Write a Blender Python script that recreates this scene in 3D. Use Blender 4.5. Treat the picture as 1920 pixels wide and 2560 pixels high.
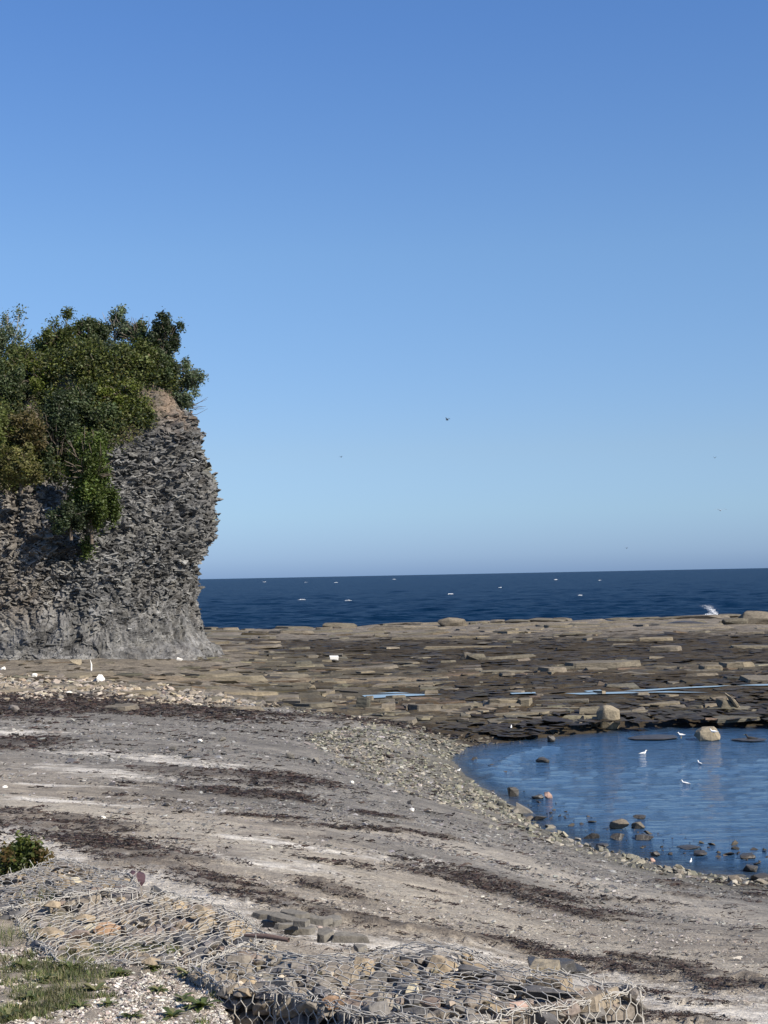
import bpy, bmesh, math, random
import numpy as np
from mathutils import Matrix, Vector
random.seed(7)
rng = np.random.default_rng(11)
S = bpy.context.scene
for o in list(bpy.data.objects): bpy.data.objects.remove(o)

# ------------------------------------------------------------------ camera, sky, sun, exposure
CAM = np.array([0., 0., 8.])
FP = 3840.0                                  # focal length in photo pixels (frame 1920 x 2560)
PITCH = math.atan(158.5 / FP); ROLL = math.radians(1.13)
Fw = np.array([0, math.cos(PITCH), math.sin(PITCH)])
U0 = np.array([0, -math.sin(PITCH), math.cos(PITCH)]); X0 = np.array([1., 0, 0])
Rt = math.cos(ROLL) * X0 - math.sin(ROLL) * U0
Up = math.sin(ROLL) * X0 + math.cos(ROLL) * U0
cd = bpy.data.cameras.new('camera'); cam = bpy.data.objects.new('camera', cd)
S.collection.objects.link(cam); S.camera = cam
cd.sensor_fit = 'VERTICAL'; cd.sensor_height = 36; cd.sensor_width = 27
cd.lens = 36 * FP / 2560; cd.clip_start = 0.1; cd.clip_end = 80000
cam.matrix_world = Matrix(((Rt[0], Up[0], -Fw[0], CAM[0]), (Rt[1], Up[1], -Fw[1], CAM[1]),
                           (Rt[2], Up[2], -Fw[2], CAM[2]), (0, 0, 0, 1)))
SUN_AZ = math.radians(125)                   # clockwise from +Y
SUN_EL = math.radians(37)
sd = Vector((math.sin(SUN_AZ) * math.cos(SUN_EL), math.cos(SUN_AZ) * math.cos(SUN_EL), math.sin(SUN_EL)))
w = bpy.data.worlds.new('World'); S.world = w; w.use_nodes = True
nt = w.node_tree; bg = nt.nodes['Background']
sky = nt.nodes.new('ShaderNodeTexSky'); sky.sky_type = 'NISHITA'; sky.sun_disc = False
sky.sun_elevation = SUN_EL; sky.sun_rotation = SUN_AZ
sky.altitude = 0; sky.air_density = 1.0; sky.dust_density = 0.35; sky.ozone_density = 3.0
tc = nt.nodes.new('ShaderNodeTexCoord'); sx = nt.nodes.new('ShaderNodeSeparateXYZ'); nt.links.new(tc.outputs['Generated'], sx.inputs[0])
cr = nt.nodes.new('ShaderNodeValToRGB'); nt.links.new(sx.outputs[2], cr.inputs[0]); cr.color_ramp.interpolation = 'LINEAR'
SKYC = [(0.0, (.24, .38, .80)), (.0125, (.30, .437, .82)), (.04, (.38, .50, .76)), (.08, (.453, .525, .687)), (.206, (.522, .626, .755)), (.344, (.449, .615, .84))]
while len(cr.color_ramp.elements) < len(SKYC): cr.color_ramp.elements.new(.5)
for e, (p, c) in zip(cr.color_ramp.elements, SKYC): e.position = p; e.color = (*c, 1)
vm = nt.nodes.new('ShaderNodeVectorMath'); vm.operation = 'MULTIPLY'; nt.links.new(sky.outputs[0], vm.inputs[0]); nt.links.new(cr.outputs[0], vm.inputs[1])
vs = nt.nodes.new('ShaderNodeVectorMath'); vs.operation = 'SCALE'; vs.inputs['Scale'].default_value = 1.5; nt.links.new(vm.outputs[0], vs.inputs[0])
nt.links.new(vs.outputs[0], bg.inputs[0]); bg.inputs[1].default_value = 0.0792
sl = bpy.data.lights.new('sun', 'SUN'); sl.energy = 4.8; sl.angle = math.radians(0.5); sl.color = (1, 0.91, 0.78)
so = bpy.data.objects.new('sun', sl); S.collection.objects.link(so)
so.rotation_euler = sd.to_track_quat('Z', 'Y').to_euler()
S.view_settings.view_transform = 'Standard'; S.view_settings.look = 'None'
S.view_settings.gamma = 1; S.view_settings.exposure = 0.6; S.view_settings.use_curve_mapping = False
S.cycles.max_bounces = 6; S.cycles.transparent_max_bounces = 8

# ------------------------------------------------------------------ numeric helpers
def pix_dir(px, py):
    px = np.asarray(px, float); py = np.asarray(py, float)
    a = (px - 960) / FP; b = (1280 - py) / FP
    return Fw + a[..., None] * Rt + b[..., None] * Up
def pix_z(px, py, z):                         # point at height z under a photo pixel
    d = pix_dir(px, py); t = (z - CAM[2]) / d[..., 2]
    return CAM + d * t[..., None]
def pix_d(px, py, dist):                      # point at ground distance (y) dist
    d = pix_dir(px, py); t = dist / d[..., 1]
    return CAM + d * np.asarray(t)[..., None]
def to_pix(P):
    q = np.asarray(P) - CAM; f = q @ Fw
    return 960 + FP * (q @ Rt) / f, 1280 - FP * (q @ Up) / f
_g = np.random.default_rng(5)
_perm = np.concatenate([_g.permutation(256)] * 3)
_grad = _g.normal(size=(256, 3)); _grad /= np.linalg.norm(_grad, axis=1)[:, None]
def noise3(P):
    P = np.asarray(P, float); i = np.floor(P).astype(int); f = P - i; i &= 255
    u = f * f * f * (f * (f * 6 - 15) + 10); r = 0
    for dx in (0, 1):
        wx = u[:, 0] if dx else 1 - u[:, 0]
        for dy in (0, 1):
            wy = u[:, 1] if dy else 1 - u[:, 1]
            for dz in (0, 1):
                wz = u[:, 2] if dz else 1 - u[:, 2]
                h = _perm[_perm[_perm[(i[:, 0] + dx) & 255] + ((i[:, 1] + dy) & 255)] + ((i[:, 2] + dz) & 255)]
                g = _grad[h]
                r = r + wx * wy * wz * (g[:, 0] * (f[:, 0] - dx) + g[:, 1] * (f[:, 1] - dy) + g[:, 2] * (f[:, 2] - dz))
    return r * 1.6
def fbm(P, o=4):
    P = np.asarray(P, float); r = 0; a = 1
    for k in range(o): r = r + a * noise3(P + 17.3 * k); P = P * 2.03; a *= .5
    return r
def n2(x, y, sx, sy=None, o=3, z=0.):
    sy = sy or sx
    return fbm(np.stack([x / sx, y / sy, np.full_like(x, z)], 1), o)
_rt = _g.random((4096, 7))
def cells(P):                                 # worley: distance, second distance, offset to centre, cell randoms
    i = np.floor(P).astype(int); n = len(P)
    best = np.full(n, 9.); sec = np.full(n, 9.); off = np.zeros((n, 3)); rid = np.zeros(n, int)
    for dx in (-1, 0, 1):
        for dy in (-1, 0, 1):
            for dz in (-1, 0, 1):
                c = i + (dx, dy, dz)
                h = (c[:, 0] * 73856093 ^ c[:, 1] * 19349663 ^ c[:, 2] * 83492791) & 4095
                v = P - (c + _rt[h, :3]); d = np.sqrt((v * v).sum(1))
                m = d < best
                sec = np.where(m, best, np.minimum(sec, d)); best = np.where(m, d, best)
                off[m] = v[m]; rid[m] = h[m]
    return best, sec, off, _rt[rid, 3:]
def sstep(a, b, x):
    t = np.clip((x - a) / (b - a), 0, 1); return t * t * (3 - 2 * t)
def seg_dist(x, y, pts):                      # distance to polyline, and parameter (index + t)
    best = np.full(np.shape(x), 1e9); par = np.zeros(np.shape(x))
    for k in range(len(pts) - 1):
        a, b = np.array(pts[k][:2], float), np.array(pts[k + 1][:2], float); d = b - a
        t = np.clip(((x - a[0]) * d[0] + (y - a[1]) * d[1]) / (d @ d), 0, 1)
        r = np.hypot(x - a[0] - t * d[0], y - a[1] - t * d[1]); m = r < best
        best = np.where(m, r, best); par = np.where(m, k + t, par)
    return best, par
def inside(x, y, poly):
    c = np.zeros(np.shape(x), bool); n = len(poly)
    for k in range(n):
        x1, y1 = poly[k][:2]; x2, y2 = poly[(k + 1) % n][:2]
        if y1 == y2: continue
        c ^= ((y1 > y) != (y2 > y)) & (x < (x2 - x1) * (y - y1) / (y2 - y1) + x1)
    return c
def poly_sdf(x, y, poly):                     # positive inside
    d, _ = seg_dist(x, y, list(poly) + [poly[0]]); return np.where(inside(x, y, poly), d, -d)

# ------------------------------------------------------------------ object helpers
def mesh_data(name, V, F, mats=(), cols=None, smooth=False, midx=None):
    me = bpy.data.meshes.new(name); V = np.asarray(V, np.float32)
    if isinstance(F, np.ndarray): Fs = [F]
    else: Fs = [np.asarray(f) for f in F if len(f)]
    me.vertices.add(len(V)); me.vertices.foreach_set('co', V.ravel())
    idx = np.concatenate([f.ravel() for f in Fs]); tot = np.concatenate([np.full(len(f), f.shape[1]) for f in Fs])
    me.loops.add(len(idx)); me.loops.foreach_set('vertex_index', idx.astype(np.int32))
    me.polygons.add(len(tot)); st = np.concatenate([[0], np.cumsum(tot)[:-1]])
    me.polygons.foreach_set('loop_start', st.astype(np.int32)); me.polygons.foreach_set('loop_total', tot.astype(np.int32))
    me.polygons.foreach_set('use_smooth', np.full(len(tot), smooth))
    for m in mats: me.materials.append(m)
    me.update(calc_edges=True)
    if cols is not None:
        at = me.color_attributes.new('col', 'FLOAT_COLOR', 'POINT')
        c = np.ones((len(V), 4), np.float32); c[:, :3] = cols; at.data.foreach_set('color', c.ravel())
    return me
def link(name, me, parent=None, loc=None):
    o = bpy.data.objects.new(name, me); S.collection.objects.link(o)
    if parent is not None: o.parent = parent
    if loc is not None: o.location = loc
    return o
def tag(o, label=None, cat=None, group=None, kind=None):
    if label: o['label'] = label
    if cat: o['category'] = cat
    if group: o['group'] = group
    if kind: o['kind'] = kind
    return o
def empty(name, loc, label, cat, group=None, rz=0):
    o = link(name, None, None, loc); o.rotation_euler = (0, 0, rz); o.empty_display_size = .2
    return tag(o, label, cat, group)
def bm_data(name, bm, mat, smooth=False):
    me = bpy.data.meshes.new(name); bm.to_mesh(me); bm.free()
    if mat: me.materials.append(mat)
    me.polygons.foreach_set('use_smooth', np.full(len(me.polygons), smooth)); return me
def tube(pts, rad, n=5, cap=True):            # returns V, F(list of quads) following pts with radii
    pts = np.asarray(pts, float); m = len(pts); rad = np.broadcast_to(rad, (m,))
    T = np.gradient(pts, axis=0); T /= np.linalg.norm(T, axis=1)[:, None] + 1e-9
    A = np.cross(T, [0.31, 0.2, 0.93]); A /= np.linalg.norm(A, axis=1)[:, None] + 1e-9; B = np.cross(T, A)
    an = np.arange(n) * 2 * np.pi / n
    V = (pts[:, None] + rad[:, None, None] * (np.cos(an)[None, :, None] * A[:, None] + np.sin(an)[None, :, None] * B[:, None])).reshape(-1, 3)
    i = np.arange(m - 1)[:, None] * n; j = np.arange(n)[None]; k = (j + 1) % n
    F = np.stack([i + j, i + k, i + n + k, i + n + j], -1).reshape(-1, 4)
    return V, F
class Acc:                                    # gathers shapes into one mesh
    def __init__(s): s.V = []; s.F = {3: [], 4: []}; s.C = []; s.n = 0
    def add(s, V, F, col=None):
        V = np.asarray(V, float); F = np.asarray(F)
        s.V.append(V); s.F[F.shape[1]].append(F + s.n); s.n += len(V)
        if col is not None: s.C.append(np.broadcast_to(col, (len(V), 3)))
    def data(s, name, mat, smooth=False):
        Fs = [np.concatenate(f) for f in s.F.values() if f]
        return mesh_data(name, np.concatenate(s.V), Fs, [mat], np.concatenate(s.C) if s.C else None, smooth)
def segments(A, B, r, n=4):                   # many straight wires at once
    D = B - A; L = np.linalg.norm(D, axis=1)[:, None] + 1e-9; D = D / L
    X = np.cross(D, np.where(np.abs(D[:, 2:]) > .9, [[1., 0, 0]], [[0, 0, 1.]])); X /= np.linalg.norm(X, axis=1)[:, None]; Y = np.cross(D, X)
    an = np.arange(n) * 2 * np.pi / n + .4; r = np.broadcast_to(r, (len(A),))[:, None, None]
    ring = r * (np.cos(an)[None, :, None] * X[:, None] + np.sin(an)[None, :, None] * Y[:, None])
    V = np.concatenate([A[:, None] + ring, B[:, None] + ring], 1).reshape(-1, 3)
    b = np.arange(len(A))[:, None] * 2 * n; j = np.arange(n)[None]; k = (j + 1) % n
    F = np.stack([b + j, b + k, b + n + k, b + n + j], -1).reshape(-1, 4)
    return V, F

# ------------------------------------------------------------------ materials
def newmat(name):
    m = bpy.data.materials.new(name); m.use_nodes = True; nt = m.node_tree
    return m, nt, nt.nodes['Principled BSDF']
def N(nt, t, **k):
    n = nt.nodes.new(t)
    for a, b in k.items():
        if a in n.inputs: n.inputs[a].default_value = b
        else: setattr(n, a, b)
    return n
def mul(nt, a, b, mode='MULTIPLY', fac=1.0):
    n = nt.nodes.new('ShaderNodeMix'); n.data_type = 'RGBA'; n.blend_type = mode; n.inputs[0].default_value = fac
    for k, v in ((6, a), (7, b)):
        if isinstance(v, tuple): n.inputs[k].default_value = v
        else: nt.links.new(v, n.inputs[k])
    return n.outputs[2]
def ramp(nt, src, stops):
    r = nt.nodes.new('ShaderNodeValToRGB'); e = r.color_ramp.elements
    while len(e) < len(stops): e.new(.5)
    for k, (p, c) in enumerate(stops): e[k].position = p; e[k].color = (*c, 1) if len(c) == 3 else c
    nt.links.new(src, r.inputs[0]); return r.outputs[0]
def coords(nt, obj=True, scale=None):
    t = nt.nodes.new('ShaderNodeTexCoord'); s = t.outputs['Object']
    if not obj: s = nt.nodes.new('ShaderNodeNewGeometry').outputs['Position']
    if scale:
        m = nt.nodes.new('ShaderNodeMapping'); m.inputs['Scale'].default_value = scale; nt.links.new(s, m.inputs[0]); s = m.outputs[0]
    return s
def noise(nt, co, scale, detail=4, rough=.6):
    n = N(nt, 'ShaderNodeTexNoise'); n.inputs['Scale'].default_value = scale; n.inputs['Detail'].default_value = detail
    n.inputs['Roughness'].default_value = rough; nt.links.new(co, n.inputs['Vector']); return n.outputs['Fac']
def bump(nt, bs, h, dist, strength=1.0, prev=None):
    b = nt.nodes.new('ShaderNodeBump'); b.inputs['Distance'].default_value = dist; b.inputs['Strength'].default_value = strength
    nt.links.new(h, b.inputs['Height'])
    if prev: nt.links.new(prev, b.inputs['Normal'])
    nt.links.new(b.outputs[0], bs.inputs['Normal']); return b.outputs[0]
def ground_mat(name, fine=40, mid=4, lo=.55, hi=1.5, b1=.03, rough=.9, stretch=None):
    m, nt, bs = newmat(name); co = coords(nt, False, stretch)
    at = N(nt, 'ShaderNodeAttribute', attribute_name='col')
    f = noise(nt, co, fine, 5, .75); g = noise(nt, co, mid, 5, .65)
    c = mul(nt, at.outputs['Color'], ramp(nt, f, [(.3, (lo,) * 3), (.7, (hi,) * 3)]))
    c = mul(nt, c, ramp(nt, g, [(.3, (.7, .7, .72)), (.7, (1.25, 1.24, 1.2))]))
    nt.links.new(c, bs.inputs['Base Color']); bs.inputs['Roughness'].default_value = rough
    bs.inputs['Specular IOR Level'].default_value = .25
    p = bump(nt, bs, g, b1 * 3); bump(nt, bs, f, b1, prev=p); return m
def stone_mat(name, stops, fine=30, rough=.85, attr=False, bumpd=.01, spec=.25, lay=False):
    m, nt, bs = newmat(name); co = coords(nt)
    if attr: c = N(nt, 'ShaderNodeAttribute', attribute_name='col').outputs['Color']
    else:
        oi = nt.nodes.new('ShaderNodeObjectInfo'); c = ramp(nt, oi.outputs['Random'], stops)
    pos = coords(nt, False)
    f = noise(nt, pos, fine, 5, .7); g = noise(nt, coords(nt, False, (1, 1, 5)) if lay else pos, fine / 6, 4, .6)
    c = mul(nt, c, ramp(nt, f, [(.3, (.72,) * 3), (.7, (1.28,) * 3)]))
    c = mul(nt, c, ramp(nt, g, [(.3, (.75, .74, .74)), (.7, (1.22, 1.2, 1.16))]))
    nt.links.new(c, bs.inputs['Base Color']); bs.inputs['Roughness'].default_value = rough; bs.inputs['Specular IOR Level'].default_value = spec
    p = bump(nt, bs, g, bumpd * 4); bump(nt, bs, f, bumpd, prev=p); return m
def flat_mat(name, col, rough=.7, metal=0., spec=.4):
    m, nt, bs = newmat(name); n = noise(nt, coords(nt), 60, 3)
    c = mul(nt, (*col, 1), ramp(nt, n, [(.3, (.8,) * 3), (.7, (1.15,) * 3)]))
    nt.links.new(c, bs.inputs['Base Color']); bs.inputs['Roughness'].default_value = rough; bs.inputs['Metallic'].default_value = metal
    bs.inputs['Specular IOR Level'].default_value = spec; return m
def leaf_mat(name, trans=.25):
    m, nt, bs = newmat(name); at = N(nt, 'ShaderNodeAttribute', attribute_name='col')
    bs.inputs['Roughness'].default_value = .55; bs.inputs['Specular IOR Level'].default_value = .3
    nt.links.new(at.outputs['Color'], bs.inputs['Base Color'])
    tr = nt.nodes.new('ShaderNodeBsdfTranslucent'); nt.links.new(mul(nt, at.outputs['Color'], (1.2, 1.4, .6, 1)), tr.inputs[0])
    mx = nt.nodes.new('ShaderNodeMixShader'); mx.inputs[0].default_value = trans
    nt.links.new(bs.outputs[0], mx.inputs[1]); nt.links.new(tr.outputs[0], mx.inputs[2])
    nt.links.new(mx.outputs[0], nt.nodes['Material Output'].inputs[0]); return m
M_beach = ground_mat('beach_shingle', 22, 2.2, .5, 1.55, .04)
M_plat = ground_mat('reef_rock', 6, .7, .55, 1.5, .06, .8)
M_bank = ground_mat('bank_gravel', 70, 9, .45, 1.6, .012)
M_cliff = ground_mat('shale_cliff', 2.6, .45, .55, 1.5, .08, .9, (1, 1, 2.2))
M_slab = stone_mat('reef_slab_rock', [(0, (.125, .111, .088)), (.3, (.175, .152, .118)), (.55, (.115, .105, .08)), (.8, (.20, .168, .116)), (1, (.10, .095, .075))], 5, .85, bumpd=.03, lay=True)
M_slabc = stone_mat('reef_slab_rock_small', None, 5, .85, attr=True, bumpd=.03, lay=True)
M_stone = stone_mat('gabion_stone', [(0, (.17, .16, .16)), (.2, (.24, .205, .155)), (.38, (.17, .16, .145)), (.46, (.31, .245, .16)), (.56, (.085, .085, .09)), (.72, (.15, .145, .14)), (.85, (.24, .22, .19)), (1, (.19, .15, .125))], 40, .8, bumpd=.004)
M_stonec = stone_mat('loose_stone', None, 30, .85, attr=True, bumpd=.006)
M_rock = stone_mat('sea_rock', [(0, (.10, .09, .07)), (.5, (.15, .13, .10)), (1, (.2, .17, .13))], 14, .7, bumpd=.015)
M_wire = flat_mat('galvanised_wire', (.40, .38, .34), .5, .0, .4)
M_leaf = leaf_mat('tree_leaf'); M_grass = leaf_mat('grass_blade', .3)
M_bark = flat_mat('bark', (.13, .105, .08), .9); M_pale = flat_mat('pale_bark', (.33, .30, .25), .85)
M_weed = stone_mat('wrack_weed', None, 60, .6, attr=True, bumpd=.004, spec=.4)
M_white = flat_mat('white_plaster', (.78, .76, .70), .6)
M_feather = flat_mat('white_feather', (.80, .80, .78), .7); M_grey = flat_mat('grey_feather', (.36, .38, .40), .7)
M_darkf = flat_mat('dark_feather', (.03, .03, .032), .7); M_beak = flat_mat('beak', (.6, .42, .05), .5)
M_foam = flat_mat('foam', (.85, .87, .88), .6)
def water_mat(name, deep, rough, layers, alpha_attr=False, spec=.5):
    m, nt, bs = newmat(name)
    bs.inputs['Base Color'].default_value = (*deep, 1); bs.inputs['Roughness'].default_value = rough
    bs.inputs['IOR'].default_value = 1.33; bs.inputs['Specular IOR Level'].default_value = spec; p = None
    for sc, st, dist in layers:
        p = bump(nt, bs, noise(nt, coords(nt, False, st), sc, 4, .6), dist, 1., p)
    if alpha_attr:
        at = N(nt, 'ShaderNodeAttribute', attribute_name='depth'); nt.links.new(at.outputs['Fac'], bs.inputs['Alpha'])
    return m

# ------------------------------------------------------------------ terrain base height
ctrl = [  # photo pixel, height above the sea
 (1920, 2200, 0), (1650, 2168, 0), (1480, 2118, 0), (1330, 2062, 0), (1245, 1990, 0), (1165, 1945, 0), (1118, 1900, 0), (1170, 1866, 0), (1300, 1848, 0), (1530, 1826, 0), (1800, 1812, 0), (1920, 1815, 0), (2300, 1810, 0), (2700, 1805, 0),
 (1350, 1920, -.45), (1500, 2000, -.6), (1700, 1900, -.8), (1800, 2080, -.6), (1920, 2000, -1), (2400, 1950, -1.2), (2400, 2220, -.4), (2700, 2150, -1),
 (1250, 1900, -.3), (1400, 2020, -.35), (1600, 2110, -.3), (2000, 1850, -.4), (1500, 1860, -.35),
 (2300, 2290, .6), (2700, 2340, 1.2), (1920, 2230, .5), (1480, 2140, .5), (1230, 2030, .55), (1080, 1900, .35),
 (1920, 2560, 4.2), (1920, 2350, 2.75), (1500, 2350, 3.2), (1200, 2200, 2.9), (1500, 2250, 2.1), (2600, 2560, 4.0), (1300, 2130, 1.6),
 (0, 2150, 4.3), (0, 1950, 3.4), (0, 1850, 2.9), (0, 1760, 2.45), (0, 1700, 2.3), (600, 2250, 4.35), (600, 2100, 3.7), (600, 1900, 2.5), (600, 1790, 1.6), (900, 1900, 1.35), (1000, 1850, .8), (900, 2100, 3.1), (900, 2300, 4.1), (1100, 2050, 1.7), (900, 1820, .9),
 (300, 1750, 2.0), (300, 1700, 2.1), (500, 1720, 1.5), (-400, 1750, 2.7), (-400, 1900, 3.6), (-500, 2150, 4.6), (-400, 1700, 2.5),
 (700, 1760, 1.1), (900, 1740, .75), (1200, 1760, .6), (1500, 1760, .55), (1900, 1750, .55), (1100, 1810, .45), (1500, 1800, .35), (2400, 1740, .5),
 (700, 1660, 1.1), (1200, 1660, .9), (1900, 1640, .9), (700, 1600, 1.35), (1200, 1590, 1.35), (1900, 1570, 1.5), (2500, 1560, 1.3), (540, 1650, 1.5), (540, 1585, 1.5), (400, 1640, 1.9), (0, 1655, 2.3), (-400, 1640, 2.6), (2500, 1650, .8),
]
cp = np.array([[*pix_z(a, b, z)[:2], z] for a, b, z in ctrl])
cp = np.concatenate([cp, [[-6, 9, 4.6], [0, 9, 4.5], [6, 9, 4.5], [-4, 4, 4.9], [0, 4, 4.9], [4, 4, 4.9], [-60, 200, 2], [60, 205, 1.5], [0, 215, 1.5], [120, 205, 1.4]]])
def _f(x, y): return np.stack([2.2 * x / y, np.log(y)], -1)
def _k(r2): return .5 * r2 * np.log(r2 + 1e-12)
_c = _f(cp[:, 0], cp[:, 1]); _n = len(_c)
_A = np.zeros((_n + 3, _n + 3)); _A[:_n, :_n] = _k(((_c[:, None] - _c[None]) ** 2).sum(-1)) + np.eye(_n) * 1e-3
_A[:_n, _n] = 1; _A[:_n, _n + 1:] = _c; _A[_n:, :_n] = _A[:_n, _n:].T
_w = np.linalg.solve(_A, np.concatenate([cp[:, 2], [0, 0, 0]]))
BANK = [(-30, 16), (-7.5, 14.6), (-4.2, 13.9), (-2.6, 13.2), (-1.6, 12.2), (-1.16, 10.8), (-.95, 9.9), (-.74, 9.1), (.2, 7.0), (3, 4.5), (10, 3), (10, -20), (-30, -20)]
CREST = [(-60, 192), (-30, 196), (0, 201), (30, 203), (60, 205), (140, 205)]
def crest(x): return np.interp(x, [p[0] for p in CREST], [p[1] for p in CREST])
_lg = np.linspace(math.log(3.), math.log(300), 700); _ga = np.linspace(-.8, .8, 321); _T = np.empty((700, 321))
for _r in range(0, 700, 50):
    _q = np.stack(np.broadcast_arrays(2.2 * _ga[None], _lg[_r:_r + 50, None]), -1).reshape(-1, 2)
    _T[_r:_r + 50] = (_k(((_q[:, None] - _c[None]) ** 2).sum(-1)) @ _w[:_n] + _w[_n] + _q @ _w[_n + 1:]).reshape(50, 321)
def ZB(x, y):
    x = np.atleast_1d(np.asarray(x, float)); y = np.atleast_1d(np.asarray(y, float)); out = np.empty(x.size); xr, yr = x.ravel(), np.maximum(y.ravel(), 3.)
    u = (np.clip(xr / yr, -.75, .75) + .8) / 1.6 * 320; v = (np.log(np.minimum(yr, 299)) - _lg[0]) / (_lg[-1] - _lg[0]) * 699
    iu = np.clip(u.astype(int), 0, 319); iv = np.clip(v.astype(int), 0, 698); fu = u - iu; fv = v - iv
    out = (_T[iv, iu] * (1 - fu) + _T[iv, iu + 1] * fu) * (1 - fv) + (_T[iv + 1, iu] * (1 - fu) + _T[iv + 1, iu + 1] * fu) * fv
    z = np.clip(out, -2.5, 5.0)
    cr = crest(xr) + 2.0 * np.sin(xr * .13) + 1.2 * np.sin(xr * .41)
    z = z - 5 * sstep(0, 7, yr - cr)
    b = sstep(-.14, .14, poly_sdf(xr, y.ravel(), BANK))
    zb = 5.22 + .16 * np.clip(8.5 - y.ravel(), 0, 8)
    z = z * (1 - b) + zb * b
    return z.reshape(x.shape)
def ground(px, py):                           # first hit of a photo pixel's ray on the base terrain
    d = pix_dir(px, py); ys = np.exp(np.linspace(math.log(6.), math.log(260), 500))
    P = CAM + d[None] * (ys / d[1])[:, None]; g = P[:, 2] - ZB(P[:, 0], P[:, 1])
    k = np.argmax(g < 0) if (g < 0).any() else len(ys) - 1
    if k == 0: return P[0]
    t = g[k - 1] / (g[k - 1] - g[k] + 1e-9); return P[k - 1] * (1 - t) + P[k] * t
def gpoly(pts): return [tuple(ground(a, b)[:2]) for a, b in pts]
def lin(y): return _f(0 * y, y)[:, 1]
def wob(x, y, amp, sc): return amp * n2(x, y, sc, o=4, z=3.3)

# masks in ground coordinates (a = x/y, b = ln y keeps far and near strips comparable)
def ab(x, y): return x / y * 60, np.log(np.maximum(y, 1)) * 60
def gstrips(L): return [([tuple(float(t[0]) for t in ab(*[np.array([v]) for v in ground(p[0], p[1])[:2]])) for p in pts], w_) for pts, w_ in L]
def mstrips(x, y, L, soft=.6, wamp=1.0):
    a, b = ab(x, y); nz = (n2(a, b, 2.4, .8, 4, 2.) * .9 + n2(a, b, .5, .16, 3, 5.) * .8) * wamp; out = np.zeros_like(a)
    for P, wd in L:
        pa = np.array(P); mg = wd * 3.5; ok = (a > pa[:, 0].min() - mg) & (a < pa[:, 0].max() + mg) & (b > pa[:, 1].min() - mg) & (b < pa[:, 1].max() + mg)
        if not ok.any(): continue
        d, _ = seg_dist(a[ok], b[ok], P); out[ok] = np.maximum(out[ok], sstep(soft, -soft, d / wd - 1 + nz[ok]))
    return out
WRACK = [  # photo-pixel centre lines, half width
 ([(-60, 1775), (60, 1760), (200, 1752), (330, 1768), (420, 1778)], 3.6), ([(400, 1774), (560, 1776), (700, 1788), (800, 1797), (930, 1806), (1060, 1822)], 1.0),
 ([(-30, 1868), (70, 1852)], 1.5), ([(440, 1930), (520, 1938), (640, 1944), (760, 1950)], 1.5), ([(590, 1985), (700, 1990)], 1.4), ([(620, 1960), (700, 1965)], .8),
 ([(-20, 2030), (80, 2042), (170, 2050), (250, 2068)], 1.5), ([(60, 2062), (140, 2085), (260, 2110), (380, 2140), (470, 2150)], 1.5), ([(260, 2125), (400, 2172), (520, 2200), (620, 2240), (700, 2262)], 1.1),
 ([(520, 2210), (640, 2232), (700, 2255)], 1.0), ([(790, 2208), (860, 2240)], .8), ([(1130, 2200), (1250, 2208), (1330, 2228)], 1.6), ([(1240, 2228), (1370, 2262), (1450, 2290)], 1.0), ([(1480, 2285), (1560, 2288)], .6),
 ([(830, 2290), (900, 2302), (980, 2322), (1100, 2345)], 1.1), ([(1160, 2348), (1300, 2362)], .9), ([(1330, 2372), (1400, 2398)], .9),
 ([(1480, 2402), (1560, 2425), (1640, 2440)], .7), ([(1590, 2398), (1680, 2412), (1760, 2440), (1815, 2470)], .8), ([(1860, 2452), (1960, 2470)], .6), ([(1615, 2485), (1660, 2490)], .35), ([(1700, 2512), (1785, 2516)], .45), ([(1610, 2545), (1720, 2552), (1830, 2570)], .8),
 ([(700, 2065), (830, 2072), (1000, 2080), (1120, 2096)], .4), ([(1520, 2252), (1585, 2256)], .5), ([(1630, 2256), (1665, 2260)], .4), ([(1665, 2208), (1700, 2216)], .6), ([(1715, 2242), (1745, 2248)], .5), ([(1830, 2212), (1870, 2218)], .5), ([(1890, 2240), (1940, 2246)], .5),
 ([(900, 2035), (1000, 2045)], .35), ([(560, 2040), (760, 2050)], .35), ([(300, 1960), (520, 1975)], .3), ([(1000, 2150), (1200, 2180)], .35), ([(760, 2150), (900, 2165)], .3),
]
SAND = [([(150, 1922), (280, 1936)], 1.0), ([(60, 1998), (180, 2002), (320, 2014)], .6), ([(240, 1882), (340, 1890), (470, 1906)], 1.0), ([(440, 2122), (520, 2145), (620, 2160), (760, 2172)], .8),
 ([(360, 2190), (460, 2222), (560, 2258), (640, 2275)], 1.4), ([(1560, 2470), (1750, 2510), (1960, 2560)], 2.8), ([(-20, 2070), (60, 2092), (150, 2140)], 1.3), ([(780, 2330), (900, 2360), (1050, 2370), (1200, 2385)], 1.0),
 ([(-20, 1835), (80, 1828)], .9), ([(600, 2095), (900, 2140), (1100, 2160)], .7), ([(1420, 2440), (1600, 2500)], 1.2), ([(60, 1965), (300, 1975)], .35)]
FINE = [([(0, 2010), (400, 2050), (800, 2170), (1200, 2290), (1600, 2380), (1950, 2440)], 2.3), ([(380, 2130), (700, 2180)], 1.4)]
WRACK, SAND, FINE = gstrips(WRACK), gstrips(SAND), gstrips(FINE)
def wrack_mask(x, y): return mstrips(x, y, WRACK, .35)
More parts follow.
